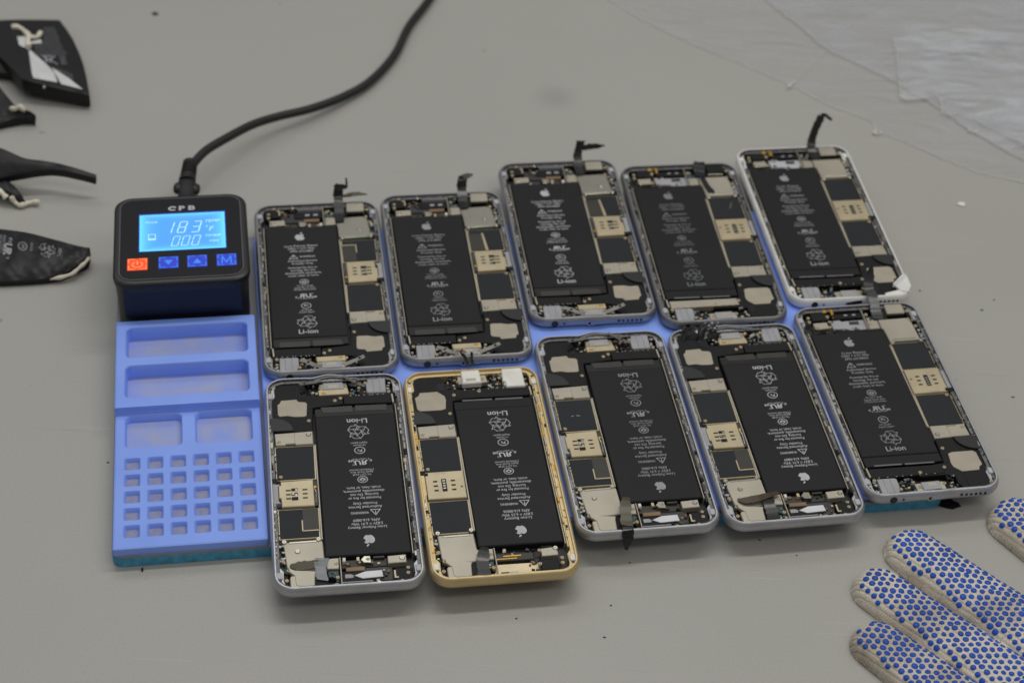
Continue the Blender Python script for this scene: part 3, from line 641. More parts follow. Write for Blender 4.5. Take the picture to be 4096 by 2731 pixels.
    # side rails with clips and springs
    def rail(sg, k):
        def fn(b):
            r = random.Random(seed * 7 + k); x0 = 28.6 if sg < 0 else 31.0; y = -50.0
            RB = DGREY if al != 'gold' else A
            if sg < 0: b.box(-31.5, -29.3, -52, 52, 1.2, 4.5, RB, .2)
            else: b.box(30.9, 31.6, -52, -1.5, 1.2, 4.5, RB, .2); b.box(30.9, 31.6, 15.6, 52, 1.2, 4.5, RB, .2)
            if sg < 0: b.box(-29.0, -28.5, -48, 50, 1.2, 4.7, SHIELD, .1)
            while y < 51:
                if sg > 0 and -6 < y < 15.4: y = 15.5
                l = r.uniform(1.2, 4.5); m = r.choice([SHIELDB, SHIELD, BLK, BLK, DGREY, A, GREYP, SHIELDB]) if al != 'gold' else r.choice([A, A, SHIELDB, BLK, YEL])
                xx = (sg * r.uniform(29.8, 31.4)) if sg < 0 else r.uniform(30.9, 31.6); w = r.uniform(.35, .8)
                b.box(xx - w, xx + w, y, y + l, 4.3, r.uniform(4.8, 5.7), m, .15)
                if r.random() < .45: b.cyl(xx, y + l + .6, .55, 4.5, 5.6, r.choice([SHIELDB, GOLD]), 8, .2)
                y += l + r.uniform(.4, 2.6)
        return fn
    part('side_rail', 'rl%s%d' % (al, seed), t, rail(-1, 0)); part('side_rail', 'rr%s%d' % (al, seed), t, rail(1, 1))
    # top end
    def topend(b):
        if not six_s:
            b.box(-10.3, 4, 66.0, 67.8, 1.6, 4.6, BLKG, .3); b.box(-10, 3.8, 64.6, 65.2, 1.6, 5.0, GREYP, .15); b.box(-9.6, 3.5, 68.2, 68.6, 4, 5.4, GREYP, .1)
            b.box(-19, -7, 55.6, 63.5, 1.6, 3.2, DGREY, .2); b.box(-12, 3.4, 58.2, 63.6, 1.6, 3.8, BLK, .3)
            b.box(-6.1, -3.6, 60.0, 61.6, 3.8, 4.0, GREYP, .05); b.box(-1.7, .8, 60.0, 61.6, 3.8, 4.0, GREYP, .05)
            b.box(-7, 1.4, 55.2, 57.6, 2, 3.8, COPPER, .2); b.box(-17, 3, 50.2, 54.8, 1.4, 2.8, BROWN, .2)
            b.box(-16, -11, 50, 51, 3, 4.2, DGREY, .1)
        else:
            m = floor or GREYP
            b.prism([(-14.5, 60), (-9, 60.2), (-8.4, 59.2), (4.2, 59.4), (4, 51.8), (-5, 51.8), (-7.5, 53.2), (-14, 53.4)], 1.4, 3.4, m, .3)
            b.box(-4.8, .4, 55.8, 58.4, 3.3, 3.5, DGREY, .05); b.box(-10.3, 4, 65.8, 67.6, 1.6, 4.8, GREYP, .4); b.box(-12, 3.4, 60.6, 64.4, 1.6, 4.0, BLK, .3)
            b.box(-6.1, -4.2, 62.4, 63.4, 3.9, 4.1, GREYP, .05); b.box(-1.7, .2, 62.4, 63.4, 3.9, 4.1, GREYP, .05)
            b.box(-17, -14.8, 65, 67.5, 4, 5.3, YEL, .3); b.box(-13, -11.6, 63, 67, 4, 5.5, YEL, .3); b.box(-14, 10, 49.6, 51.6, 1.4, 3.6, BLK, .2)
    if floor != 'bare': part('front_camera_flex', 'top' + v + (floor.name if floor else ''), t, topend)
    else:
        part('inner_shell', 'bare', t, lambda b: (b.prism([(-15.5, 58.8), (4.2, 58.6), (4.6, 67.4), (-15.5, 67.2)], 1.2, 3.2, mat('inner_gold', (.75, .62, .40), .4, .3), .2), b.box(-5.6, 1.6, 63.2, 65.6, 3.1, 3.3, LGREY, .3), b.box(-1.4, 2.2, 63.3, 65.4, 3.2, 3.4, BLKG, .1)))
        part('front_camera_flex', 'bareflex', t, lambda b: (b.box(-13.5, 4.2, 53, 57, 1.6, 3.6, BROWN, .2), b.box(-8, 0, 54, 54.6, 3.6, 3.7, YEL, .02), b.box(-6, 3.6, 55.6, 56.1, 3.6, 3.7, YEL, .02)))
    part('button_bracket', 'lbr' + v, t, lambda b: (b.prism([(-25.4, 55.4), (-17.2, 55.6), (-17.2, 51.2), (-25.4, 50.8)] if not six_s else [(-24.4, 57), (-17, 57.2), (-16.9, 52.6), (-24.3, 52)], 2, 5.2, SHIELD, .25), b.box(-23.2 + (six_s), -17.4, 51.6 - .6, 52.3 - .6, 4.5, 4.9, BLK, .05)))
    part('proximity_sensor', 'prox' + v, t, lambda b: (b.box(-27.8, -20, 58.4, 67.2, 1.6, 5.0, BLK, .3), b.box(-21.3, -19.4, 63.6, 64.4, 4.95, 5.25, GOLD, .05), b.box(-20.2, -19.4, 59.8, 63.8, 4.95, 5.25, GOLD, .05)) if not six_s else b.box(-24, -15.8, 59, 65.2, 1.6, 5.0, BLK, .3))
    if not six_s: part('small_bracket', 'smb', t, lambda b: (b.prism([(-10, 54.2), (-6.6, 53.8), (-5.4, 52), (-7, 50), (-9.7, 50.2)], 2, 4.8, SHIELDB, .2), b.box(-4.9, -3.6, 50, 52.2, 2, 4.4, GOLD, .1), b.box(1.2, 2.6, 50.2, 52.4, 2, 5.0, WHITEP, .4)))
    part('display_connector', 'dcn', t, lambda b: (b.prism([(4.4, 56.6), (9.8, 56.4), (9.7, 50.4), (4.2, 50.2)], 2, 4.9, SHIELD, .25), b.box(4.6, 9.3, 57, 60.5, 1.6, 4.0, GREEN, .2), b.box(5.5, 6.6, 58, 59.5, 4, 4.3, BLUEC, .1), b.box(3.4, 3.9, 50, 66, 1.6, 5.0, SHIELD, .1)))
    cm = part('rear_camera', 'cam' + v + str(seed == 4), t, lambda b: (b.prism([(16.2, 60.2), (25.4, 60), (26, 61), (25.9, 67.6), (17.2, 67.9), (16.4, 67)], 1.6, 5.9, BLK if seed == 4 else SHIELD, .35), b.box(16.5, 25.2, 59.2, 60.3, 1.6, 5.0, SHIELDB if seed == 4 else BLK, .2)))
    part('camera_mount', 'camm', t, lambda b: (b.box(26.6, 29.2, 58.6, 67.0, 1.6, 4.7, BLK, .3), b.box(9.8, 16.0, 57.2, 68, 1.6, 4.5, BLK, .3)))
    # small circuit bits in the gaps
    for k_, (x0_, x1_, y0_, y1_, z_, n_b, pal_) in enumerate(((-15, -7.6, -66, -56.4, 3.6, 26, [SHIELD, BLK, BLK, DGREY, BLUEC, COPPER, SHIELDB, GOLD]), (7.8, 12.6, -66, -57, 4.2, 14, [SHIELD, BLK, DGREY, SHIELDB, BLK]), (-27.5, -26, -66, -57, 4, 6, [BLK, SHIELD, A]),
        (-19, 3, 50.5, 54.6, 3.3, 10, [BLK, COPPER, SHIELD, DGREY]), (-18.5, -11, 58, 66, 3.6, 12, [BLK, DGREY, DGREY, COPPER, SHIELD]),
        (27.8, 30.3, 40, 56, 4.3, 12, [SHIELD, A, BLK, LGREY]), (29.9, 30.6, -22, 36, 4.2, 22, [SHIELDB, BLK, GOLD, A]), (4.5, 9.5, 57, 67, 3.8, 9, [SHIELD, BLK, GOLD, GREEN, BLUEC]))):
        def bits(b):
            r = random.Random(99 + seed * 10 + k_)
            for _ in range(n_b):
                cx, cy = r.uniform(x0_, x1_), r.uniform(y0_, y1_); w, h = r.uniform(.3, .9), r.uniform(.25, .8)
                b.box(cx - w, cx + w, cy - h, cy + h, z_ - .6, z_ + r.uniform(.1, .6), r.choice(pal_), .1, r.choice([0, 0, .3, -.4]))
        part('component_cluster', 'bits%d%s%d' % (seed, al, k_), t, bits)['kind'] = 'stuff'
    # screws
    SP = [(-22.6, 66.2, 5.2), (-25.6, 61.6, 5.1), (-25.8, 58.6, 5.0), (5.3, 61.6, 5), (5.8, 66.8, 5), (27.4, 62, 5.3), (26.4, 56, 5), (28.6, 50.3, 5), (-23.6, 53, 5.5), (-8.6, 52, 5.0), (5.4, 53.6, 5.1),
          (22, 45, 5.1), (12.4, 38.4, 5.2), (27.6, 39, 5.2), (27.6, -2.2, 4.9), (13.6, -29.4, 5.2), (27.6, -25.4, 5.0), (13, -38.9, 5.0), (30.3, -33.6, 5.2), (-.1, -52, 5), (-2.9, -53.6, 4.9), (28.9, -63.2, 5), (-26.4, -56.6, 5), (-15.5, -63.5, 5), (-5.7, -62.6, 4.7), (6.4, -61.5, 4.7)]
    if not six_s: SP.append((-12.6, 66.6, 5.2))
    else: SP = [s for s in SP if s not in ((-.1, -52, 5), (22, 45, 5.1), (-22.6, 66.2, 5.2), (-8.6, 52, 5.0))] + [(-16.4, 53.4, 5.2), (9.6, -51.6, 5.2), (-15.5, 61.5, 5.3)]
    big = {(-12.6, 66.6, 5.2), (12.4, 38.4, 5.2), (27.6, 39, 5.2), (22, 45, 5.1), (13.6, -29.4, 5.2), (-23.6, 53, 5.5)}
    for s in SP:
        r = 1.25 if s in big else .95
        def scr_(b):
            b.cyl(0, 0, r, -1.6, .15, SHIELDB if r > 1 else GOLD, 12, .3); b.cyl(0, 0, r * .42, .1, .2, COPPER if r < 1 else SHIELD, 8, .03)
        o = part('screw', 'screw%g' % r, t, scr_); o.location = (s[0] * S, s[1] * S, s[2] * S)
    return t
PH = {'P1': (-99.05, 757.46, 10.132), 'P2': (-32.75, 773.26, 10.003), 'P3': (29.92, 809.90, 9.748), 'P4': (98.12, 813.97, 9.530), 'P5': (164.53, 837.86, 9.945),
      'Q1': (-74.83, 618.66, 189.653), 'Q2': (-7.88, 629.76, 190.294), 'Q3': (55.39, 662.93, 190.620), 'Q4': (122.82, 674.65, 190.993), 'Q5': (188.46, 698.06, 11.039)}
p1 = make_phone('P1', *PH['P1'], 'grey', False, K6A, 'bright', 'opened grey phone directly right of the lit console, leftmost of the back row', seed=1, shiny=True, chipmark='L')
p2 = make_phone('P2', *PH['P2'], 'grey', False, K6A, 'mid', 'opened grey phone second from the console in the back row, just above the gold phone', seed=2, shiny=True, chipmark='V')
p3 = make_phone('P3', *PH['P3'], 'grey', False, K6B, 'bright', 'opened grey phone in the middle of the back row, speaker holes facing the viewer', seed=3, shiny=True, chipmark='V')
p4 = make_phone('P4', *PH['P4'], 'dark', True, K6S, 'dim', 'opened dark grey phone left of the white one, beige strip below its faded battery', seed=4, tabs=False, bar='shield')
p5 = make_phone('P5', *PH['P5'], 'white', True, K6S, 'mid', 'opened white framed phone at the right end of the back row, one corner taped white', seed=5, tabs=False, tabmat='white', floor=LGREY, dent=.4)
q1 = make_phone('Q1', *PH['Q1'], 'silver', False, K6B, 'bright', 'upside down silver phone at the left end of the front row beside the blue tray', seed=6, chipmark='L')
q2 = make_phone('Q2', *PH['Q2'], 'gold', True, K6G, 'bright', 'upside down gold framed phone with white connectors in the front row', seed=7, tabs=False, lplate='white', tabmat='white', floor='bare', dent=0)
q3 = make_phone('Q3', *PH['Q3'], 'silver', False, K6A, 'mid', 'upside down silver phone just right of the gold one, olive strip hanging over its edge', seed=8, chipmark='L')
q4 = make_phone('Q4', *PH['Q4'], 'silver', False, K6B, 'bright', 'upside down silver phone with crushed black tape wad at its upper corner', seed=9, chipmark='L', tabs=False)
q5 = make_phone('Q5', *PH['Q5'], 'silver', True, K6S, 'mid', 'upright silver phone at the right end of the front row nearest the dotted glove', seed=10, tabs=False)

part('scratch', None, p4, lambda b: stroke(b, [(22.5, 28), (24.6, 33.5)], .22, 4.29, SHIELD))
part('scratch', None, q3, lambda b: (stroke(b, [(19, -11), (20.4, -11.3)], .4, 4.29, GREYP), stroke(b, [(22, -11.2), (22.9, -11)], .35, 4.29, GREYP)))
# pull strips, tapes and loose bits that differ from phone to phone
def strip(parent, pts, w, m, side=None, name='pull_strip', th=.25, label=None):
    def fn(b):
        P_ = catmull(pts, 5); N = len(P_) - 1
        ww = w if not isinstance(w, list) else [w[min(int(i / 5), len(w) - 1)] + (w[min(int(i / 5) + 1, len(w) - 1)] - w[min(int(i / 5), len(w) - 1)]) * ((i % 5) / 5) for i in range(N + 1)]
        rj = random.Random(len(P_) + int(pts[0][0] * 10)); WW = ww if isinstance(ww, list) else [ww] * (N + 1)
        b.ribbon([p_ + Vector((rj.uniform(-.18, .18), rj.uniform(-.15, .15), rj.uniform(-.12, .12))) for p_ in P_], [w_ * rj.uniform(.88, 1.08) for w_ in WW], m, th, side)
    return part(name, None, parent, fn, True, label)
strip(p1, [(12.2, 52, 5.2), (12.3, 60, 5.4), (12.3, 67, 7), (12.4, 69.8, 9), (12.6, 70.6, 12.5), (12.9, 72, 14)], 5.2, SMOKE)
strip(p1, [(11, 71, 13.6), (14, 71.6, 14), (16.6, 71.4, 14), (17.3, 71.8, 16), (17.0, 73, 18.6)], [3.4, 3.2, 2.2, 2.0, 1.2], SMOKE, (0, .5, .9))
strip(p1, [(14, 70.5, 8), (18, 71, 8.6), (23, 71, 9.2), (28.5, 70.2, 9)], [1.2, 2.4, 2.6, .3], OLIVE, (0, 1, .5))
strip(p2, [(12.2, 55, 5.2), (12.2, 62, 5.4), (12.2, 67.5, 7), (12.2, 69.6, 9), (12.4, 70.2, 12.5), (12.8, 71, 14)], 5.2, SMOKE)
strip(p2, [(10.4, 70, 12.8), (13, 71, 14), (16, 71.6, 14.8), (18.8, 72.5, 15)], [1.2, 3.6, 3, .4], SMOKE, (0, .7, .6))
strip(p3, [(12.4, 56, 5.2), (12.4, 63, 5.4), (12.6, 68, 7), (13, 70.5, 10), (14, 72, 14), (14.6, 73, 16.5)], [5, 5, 5, 4.6, 4.6, 5], SMOKE)
strip(p3, [(15.5, 72, 12), (20, 72.6, 12.4), (24, 73, 12.2), (28.6, 73, 12.4)], [3, 3.4, 3, .4], SMOKE, (0, .4, .9))
strip(p4, [(11.6, 57.5, 4.9), (12, 62, 5.2), (12.6, 66.6, 6.3), (13.2, 68.4, 6.9), (13.6, 69.4, 6.2)], [5.4, 6.2, 6.4, 6, 4], BLKG, name='crumpled_tape')
part('shield_reflection', None, p4, lambda b: b.prism([(10.9, 56.4), (14.2, 56.6), (15.4, 49), (17.2, 44), (16.6, 41.6), (13, 42.4), (11.9, 48.5)], 4.65, 4.85, BLKG, .06))  # flat dark patch painted as a blurred reflection on the shield
strip(p5, [(12.4, 58, 4.8), (12.4, 64, 5.0), (12.6, 68.4, 7.5), (13.4, 70.6, 11), (14.6, 72, 15.5), (16.4, 73, 20), (17.6, 74.5, 23)], [5.4, 5.4, 5, 4.6, 4.2, 4.6, 3.8], SMOKE)
strip(p5, [(17.6, 74.4, 22.8), (20, 75, 23), (22.4, 74.6, 21.4), (24.4, 74.2, 19.8)], [3, 2.2, 1.8, 1.4], SMOKE, (0, .5, .8))
strip(q5, [(10.5, 57.5, 4.8), (11, 62, 5.4), (11.2, 67.5, 7.2), (11.4, 72, 8.6), (11, 78, 9.6), (11.8, 82, 14), (13.4, 84, 19)], [5.6, 5.6, 5.2, 5.2, 5, 5.4, .6], mat('grey_pull_strip', (.035, .035, .037), .3), label='grey pull strip lying over the white phone')
strip(q1, [(11.5, 50, 5.2), (12.2, 54, 5.6), (12.4, 58, 5.6), (12, 63, 5.2)], [6, 5.6, 5, 5], CLEART, name='clear_tape')
strip(q1, [(12, 53.4, 5.3), (17, 54, 5.6), (22, 54.2, 5.5), (25.5, 53.4, 5.1)], [4.2, 5, 5.4, 1.5], OLIVE, (0, 1, 0), name='olive_tape')
strip(q3, [(8.2, 49.8, 9), (9.4, 54, 9.2), (10.4, 60, 8.2), (10.8, 66, 7.6)], [2.5, 5.4, 5.4, 5.4], OLIVE, th=.3, label='olive pull strip')
strip(q3, [(10.8, 65.6, 7.2), (10.9, 68.6, 7.0), (11.2, 70.2, 4), (11.5, 71.2, 0), (11.2, 71.6, -2.8)], [5, 5.4, 5.4, 3.2, .3], BLKG)
strip(q4, [(11, 51.5, 6), (11.4, 56, 6.4), (11.4, 61, 5.6), (11.2, 66, 5.2)], [5.5, 5.6, 5.6, 5.4], SMOKE)
strip(q4, [(5, 50.6, 6.6), (12, 52.5, 6.9), (18, 53.6, 6.6), (22, 53.4, 6), (25, 51.6, 5.4)], [1.5, 3.6, 4.4, 3.8, .6], mat('amber_strip', (.05, .028, .008), .3), (0, 1, 0))
strip(q2, [(7.6, 49.6, 5.4), (9, 54, 5.8), (9.8, 59, 5.2), (10, 66, 5)], [3.4, 5.4, 6, 6], SMOKE)
strip(q2, [(-2.2, -69, 7.4), (-1.4, -72, 9), (-1.8, -75, 11.5)], 1.4, BLK, name='torn_flex'); strip(q2, [(.6, -68.6, 7.4), (1.2, -72, 9), (3.4, -75, 12)], 1.6, BLK, name='torn_flex')
strip(q2, [(1.6, -74, 11.6), (3.4, -75.2, 12.4), (6.2, -74.8, 12.8)], 2.0, COPPER, name='torn_flex')
def foam(b):                                # crushed black tape wad
    r = random.Random(5); n = 15; m_ = 9; vs = []
    for j in range(m_):
        for i in range(n):
            x = 5.6 + 20.5 * i / (n - 1); y = -71.2 + 9.8 * j / (m_ - 1) + .8 * math.sin(i)
            edge = min(i, n - 1 - i, j, m_ - 1 - j); z = 4.6 + min(edge, 2.2) * 1.25 + r.uniform(-.9, .9) * (edge > 0); vs.append((x + r.uniform(-.6, .6), y + r.uniform(-.5, .5), z))
    fs = []
    for j in range(m_ - 1):
        for i in range(n - 1):
            a = j * n + i; fs += [[a, a + 1, a + n + 1], [a, a + n + 1, a + n]]
    b.add(vs, fs, mat('crumpled_gloss_foil', (.016, .016, .017), .16))
part('crushed_tape_wad', None, q4, foam, False)
part('crushed_tape_wad', None, q4, lambda b: [b.box(x, x + w, y, y + w * .8, 7, 7 + w, GREYP, .2, a) for x, y, w, a in ((6, -68, 1.1, .3), (8, -70, 1.4, .8), (7.6, -66, .9, 1.2), (10, -68.5, 1.2, .2), (5, -70.5, 1, .5), (9, -64.6, .8, .9), (11.5, -71, .9, .1))])
def wtape(b):
    b.prism([(24, -58.6), (32.2, -50.4), (33.6, -53), (33.4, -61), (30.5, -66), (26.8, -65)], 5.5, 6.9, mat('white_tape', (.72, .71, .68), .6), .3)
    for k in range(7): b.box(25 + k * 1.15, 25.35 + k * 1.15, -62.5 + k * .9, -55.5 + k * .9, 6.85, 7.0, mat('white_tape_fold', (.62, .61, .58), .6), .05, -.6)
part('white_tape', None, p5, wtape)
part('white_frame_strip', None, p5, lambda b: b.prism([(18, -65.2), (27, -63), (29, -66.8), (17.6, -67.4)], 4.6, 6.3, WHITEP, .3))
for ph in (q1, q3, q4):                     # white leaf shape painted as a reflection of light on the front camera flex
    part('flex_reflection', 'leaf', ph, lambda b: (b.prism([(-14.6, 62.2), (-14.2, 58.4), (-6.8, 58.6), (-2, 60.6), (-5.6, 62.6)], 3.9, 4.25, mat('reflection_white', (.70, .70, .72), .35), .1), b.box(2, -.9 + 0, 59.6, 61.8, 3.9, 4.1, GREYP, .05) if False else b.box(-.9, 2, 59.6, 61.8, 3.9, 4.1, GREYP, .05)))
    part('lower_shield', 'lowsh', ph, lambda b: b.prism([(14.4, 58.2), (23.6, 57), (26.4, 55.4), (26.2, 57.8), (23.8, 60.4), (23.6, 65.6), (22.2, 66.7), (15.4, 66.7), (15, 60)], 4.4, 6.1, SHIELD, .3))
part('lower_shield', 'lowsh', q2, lambda b: None)

# ---------------------------------------------------------------- spent batteries at the left
PX = []
WRAP = mat('spent_battery_wrap', (.009, .009, .010), .45, spec=.35, bump=.5, bscale=90)
GOO = mat('cream_adhesive', (.72, .67, .54), .6, bump=.3)
TORN = mat('torn_white_label', (.62, .62, .62), .6)
FAINT = mat('faint_print', (.12, .12, .13), .6); FAINTB = mat('clear_print', (.36, .36, .38), .6)
def slab(b, rows, th, m, nu=7, nv=7, crease=0.0, seed=1):
    r = random.Random(seed); G = [catmull([at(*p) for p in row], nu) for row in rows]
    cols = [catmull([g[i] for g in G], nv) for i in range(len(G[0]))]; nc = len(cols); nr = len(cols[0])
    top = [[cols[i][j].copy() for i in range(nc)] for j in range(nr)]
    for j in range(nr):
        for i in range(nc): top[j][i].z += crease * (math.sin(i * .9 + j * .35) + .5 * math.sin(i * 1.7 - j * .8 + 1) + r.uniform(-.5, .5)) * min(1, min(j, nr - 1 - j) / 3)
    def idx(l, j, i): return (l * nr + j) * nc + i
    vs = []
    for l, dz in enumerate((0, -.25, -th * .5, -th)):
        sh = (1.0, 1.0, 1.0, 1.0)[l]
        for j in range(nr):
            for i in range(nc):
                v = top[j][i]; e = .35 if l in (0, 3) else 0
                c = (top[nr // 2][i] - v); c.z = 0; d = (top[j][nc // 2] - v); d.z = 0
                off = Vector((0, 0, 0))
                if e and j in (0, nr - 1) and c.length > 0: off += c.normalized() * e
                if e and i in (0, nc - 1) and d.length > 0: off += d.normalized() * e
                vs.append((v.x + off.x, v.y + off.y, max(.05 + .02 * (3 - l), v.z + dz)))
    fs = [[idx(0, j, i), idx(0, j, i + 1), idx(0, j + 1, i + 1), idx(0, j + 1, i)] for j in range(nr - 1) for i in range(nc - 1)]
    fs += [[idx(3, j, i), idx(3, j + 1, i), idx(3, j + 1, i + 1), idx(3, j, i + 1)] for j in range(nr - 1) for i in range(nc - 1)]
    for l in range(3):
        for i in range(nc - 1): fs += [[idx(l, 0, i), idx(l + 1, 0, i), idx(l + 1, 0, i + 1), idx(l, 0, i + 1)], [idx(l, nr - 1, i + 1), idx(l + 1, nr - 1, i + 1), idx(l + 1, nr - 1, i), idx(l, nr - 1, i)]]
        for j in range(nr - 1): fs += [[idx(l, j + 1, 0), idx(l + 1, j + 1, 0), idx(l + 1, j, 0), idx(l, j, 0)], [idx(l, j, nc - 1), idx(l + 1, j, nc - 1), idx(l + 1, j + 1, nc - 1), idx(l, j + 1, nc - 1)]]
    b.add(vs, fs, m)
    used = vs
    return BVHTree.FromPolygons([Vector(v) for v in vs], fs)
def drape(tree, px, py, off=.15):
    d = (at(px, py, 0) - Vector((0, 0, CAMZ))).normalized()
    h = tree.ray_cast(Vector((0, 0, CAMZ)), d)
    p_ = h[0] if h[0] is not None else at(px, py, 6); nn = h[1] if h[1] is not None else Vector((0, 0, 1))
    if nn.dot(d) > 0: nn = -nn
    return p_ + nn * off
def battery(label, pieces, extra=None):
    root = thing('spent_battery', label, 'battery', at(*pieces[0][0][0][len(pieces[0][0][0]) // 2][:2], 0), 0, 'spent batteries at the left edge')
    o0 = Vector(root.location) / S; trees = []
    for k, (rows, th, cr) in enumerate(pieces):
        b = MB(); tr = slab(b, rows, th, WRAP, crease=cr, seed=k + len(rows)); trees.append(tr); b.v = [(x - o0.x, y - o0.y, z) for x, y, z in b.v]
        link('cell' if k == 0 else 'folded_wrap', b.mesh('cell', True), root)
    def add(name, fn, smooth=False):
        b = MB(); fn(b, trees); b.v = [(x - o0.x, y - o0.y, z) for x, y, z in b.v]; link(name, b.mesh(name, smooth), root)
    if extra: extra(add)
    return root
def goo(b, pts, rad):
    P_ = catmull(pts, 5); r = random.Random(3); b.tube(P_, [max(.5, rad * (.85 + .15 * math.sin(i * .6) + r.uniform(-.08, .08))) for i in range(len(P_))], GOO, 9)
def polydrape(b, tr, P_, m, off=.2):
    vs = [drape(tr, x, y, off) for x, y in P_]; b.add(vs, [list(range(len(vs)))], m)
def zz(x, y, s=.1465, ox=0, oy=28.7): return (ox + x * s, oy + y * s)
def e1(add):
    def lab(b, T):
        tr = T[0]
        # fan of quads so that the label follows the curved cell
        Lf = [(450, 600), (470, 740), (485, 850), (500, 960), (525, 1035)]; Rt = [(480, 600), (640, 745), (760, 850), (850, 960), (905, 1105)]
        Lf2 = [(800, 860), (860, 960), (960, 1130)]; Rt2 = [(860, 900), (1080, 1040), (1300, 1215)]
        for A_, B_ in ((Lf, Rt), (Lf2, Rt2)):
            n_ = len(A_); k = 6; vs = []
            for a, c in zip(A_, B_):
                for i in range(k): vs.append(drape(tr, *zz(a[0] + (c[0] - a[0]) * i / (k - 1), a[1] + (c[1] - a[1]) * i / (k - 1)), .25))
            b.add(vs, [[j * k + i, j * k + i + 1, (j + 1) * k + i + 1, (j + 1) * k + i] for j in range(n_ - 1) for i in range(k - 1)], TORN)
        polydrape(b, tr, [zz(*q) for q in ((270, 390), (400, 385), (480, 470), (640, 430), (655, 490), (490, 500), (450, 590), (300, 520))], TORN, .3)
    add('torn_label', lab)
    def gg(b, T):
        tr = T[0]
        goo(b, [drape(tr, *zz(*q), 1.0) for q in ((185, 255), (300, 265), (390, 330), (450, 400), (440, 480), (450, 570))], 1.9)
    def gg2(b, T):
        tr = T[0]
        goo(b, [drape(tr, *zz(*q), 1.0) for q in ((450, 410), (540, 420), (600, 400), (635, 340))], 1.6)
    add('adhesive_string', gg, True); add('adhesive_string', gg2, True); add('adhesive_bead', lambda b, T: goo(b, [drape(T[0], *zz(*q), .6) for q in ((685, 1160), (710, 1170))], .9), True)
    def pr(b, T):
        tr = T[0]; r = random.Random(8)
        for row in range(15):
            y = 245 + row * 30; x0 = 500 + row * 3 + (60 if 5 > row > 1 else 0); x1 = 860 + row * 14
            x = x0 + r.uniform(0, 30)
            if row < 7: x = max(x, 690)
            while x < x1 - 30:
                w = r.uniform(18, 60); polydrape(b, tr, [zz(x, y), zz(x + w, y), zz(x + w, y + 13), zz(x, y + 13)], FAINT, .12); x += w + 10
        for a, c in (((650, 680), (905, 820)), ((870, 690), (700, 780)), ((690, 690), (820, 690)), ((700, 700), (740, 800)), ((830, 700), (780, 800))):
            a, c = Vector(a), Vector(c); n_ = Vector((-(c - a).y, (c - a).x)).normalized() * 6; polydrape(b, tr, [zz(*(a + n_)), zz(*(c + n_)), zz(*(c - n_)), zz(*(a - n_))], FAINTB, .14)
        for k in range(3):
            x = 930 + k * 12; y = 700 + k * 45; polydrape(b, tr, [zz(x, y), zz(x + 90, y), zz(x + 95, y + 25), zz(x + 5, y + 25)], FAINT, .12)
        for k in range(5): polydrape(b, tr, [zz(880 + k * 55, 870 + k * 22), zz(900 + k * 55, 875 + k * 22), zz(920 + k * 55, 990 + k * 18), zz(900 + k * 55, 985 + k * 18)], FAINT, .12)
    add('battery_print', pr)
battery('bent black spent battery with a torn white label, uppermost at the left edge',
        [([[(-60, 50, 6), (8, 46, 6), (60, 45, 5), (137, 46, 4)], [(-30, 100, 11), (35, 98, 11), (100, 98, 10), (168, 92, 7)], [(20, 150, 14), (60, 150, 14), (125, 152, 12), (192, 150, 9)], [(50, 182, 14.5), (78, 189, 14), (135, 203, 12), (206, 219, 10)]], 8.5, .15),
         ([[(-60, 75, 10), (0, 72, 9), (32, 78, 8)], [(-40, 130, 9), (20, 125, 9), (50, 135, 9)], [(-20, 168, 5), (30, 172, 6), (75, 208, 5)]], 4, .3)], e1)
def e2(add):
    add('adhesive_string', lambda b, T: goo(b, [at(25, 250, 9), at(36, 250, 10.5), at(45, 245, 12), (at(52, 251, 10.5)), at(57, 254, 10)], 1.6), True)
battery('black spent battery with cream glue blob on its tip, second from top at left',
        [([[(-80, 130, 10), (-30, 165, 11), (36, 243, 10), (66, 254, 9), (82, 264, 7)], [(-80, 230, 9), (-20, 240, 9), (20, 258, 8), (60, 262, 7), (81, 270, 6)], [(-80, 300, 6), (-20, 288, 5), (10, 280, 5), (50, 273, 5), (80, 274, 5)]], 4.5, .4)], e2)
def e3(add):
    add('adhesive_string', lambda b, T: goo(b, [at(26, 452, 6), at(32, 462, 3.5), at(45, 472, 2), at(60, 468, 2), at(74, 465, 2.2), at(86, 464, 2.5), at(90, 464, 2.4)], 1.6), True)
    add('adhesive_string', lambda b, T: goo(b, [at(-8, 437, 7), at(4, 443, 7), at(10, 450, 6), at(15, 455, 5)], 1.9), True)
battery('thin curled black spent battery sticking out over the table from the left edge',
        [([[(-80, 318, 20), (0, 339, 20), (55, 362, 18), (95, 368, 17.5), (130, 374, 17), (175, 386, 16), (221, 401, 14)], [(-80, 380, 15), (0, 372, 17), (55, 376, 17), (95, 379, 16.8), (130, 382, 16), (175, 391, 15.6), (221, 405, 13.6)], [(-80, 432, 9), (0, 408, 12), (55, 397, 14), (95, 391, 15), (130, 390, 15), (175, 398, 15), (220, 409, 13.2)]], 4.6, .08)],
        None)
battery('short black spent battery stub with dangling cream glue strings, under the thin curled one',
        [([[(-80, 385, 12), (-20, 400, 11), (8, 408, 10), (34, 428, 8)], [(-80, 420, 10), (-20, 425, 9), (20, 437, 8), (50, 448, 6)], [(-80, 450, 6), (-20, 440, 7), (20, 449, 6), (58, 463, 4)]], 3.5, .3)], e3)
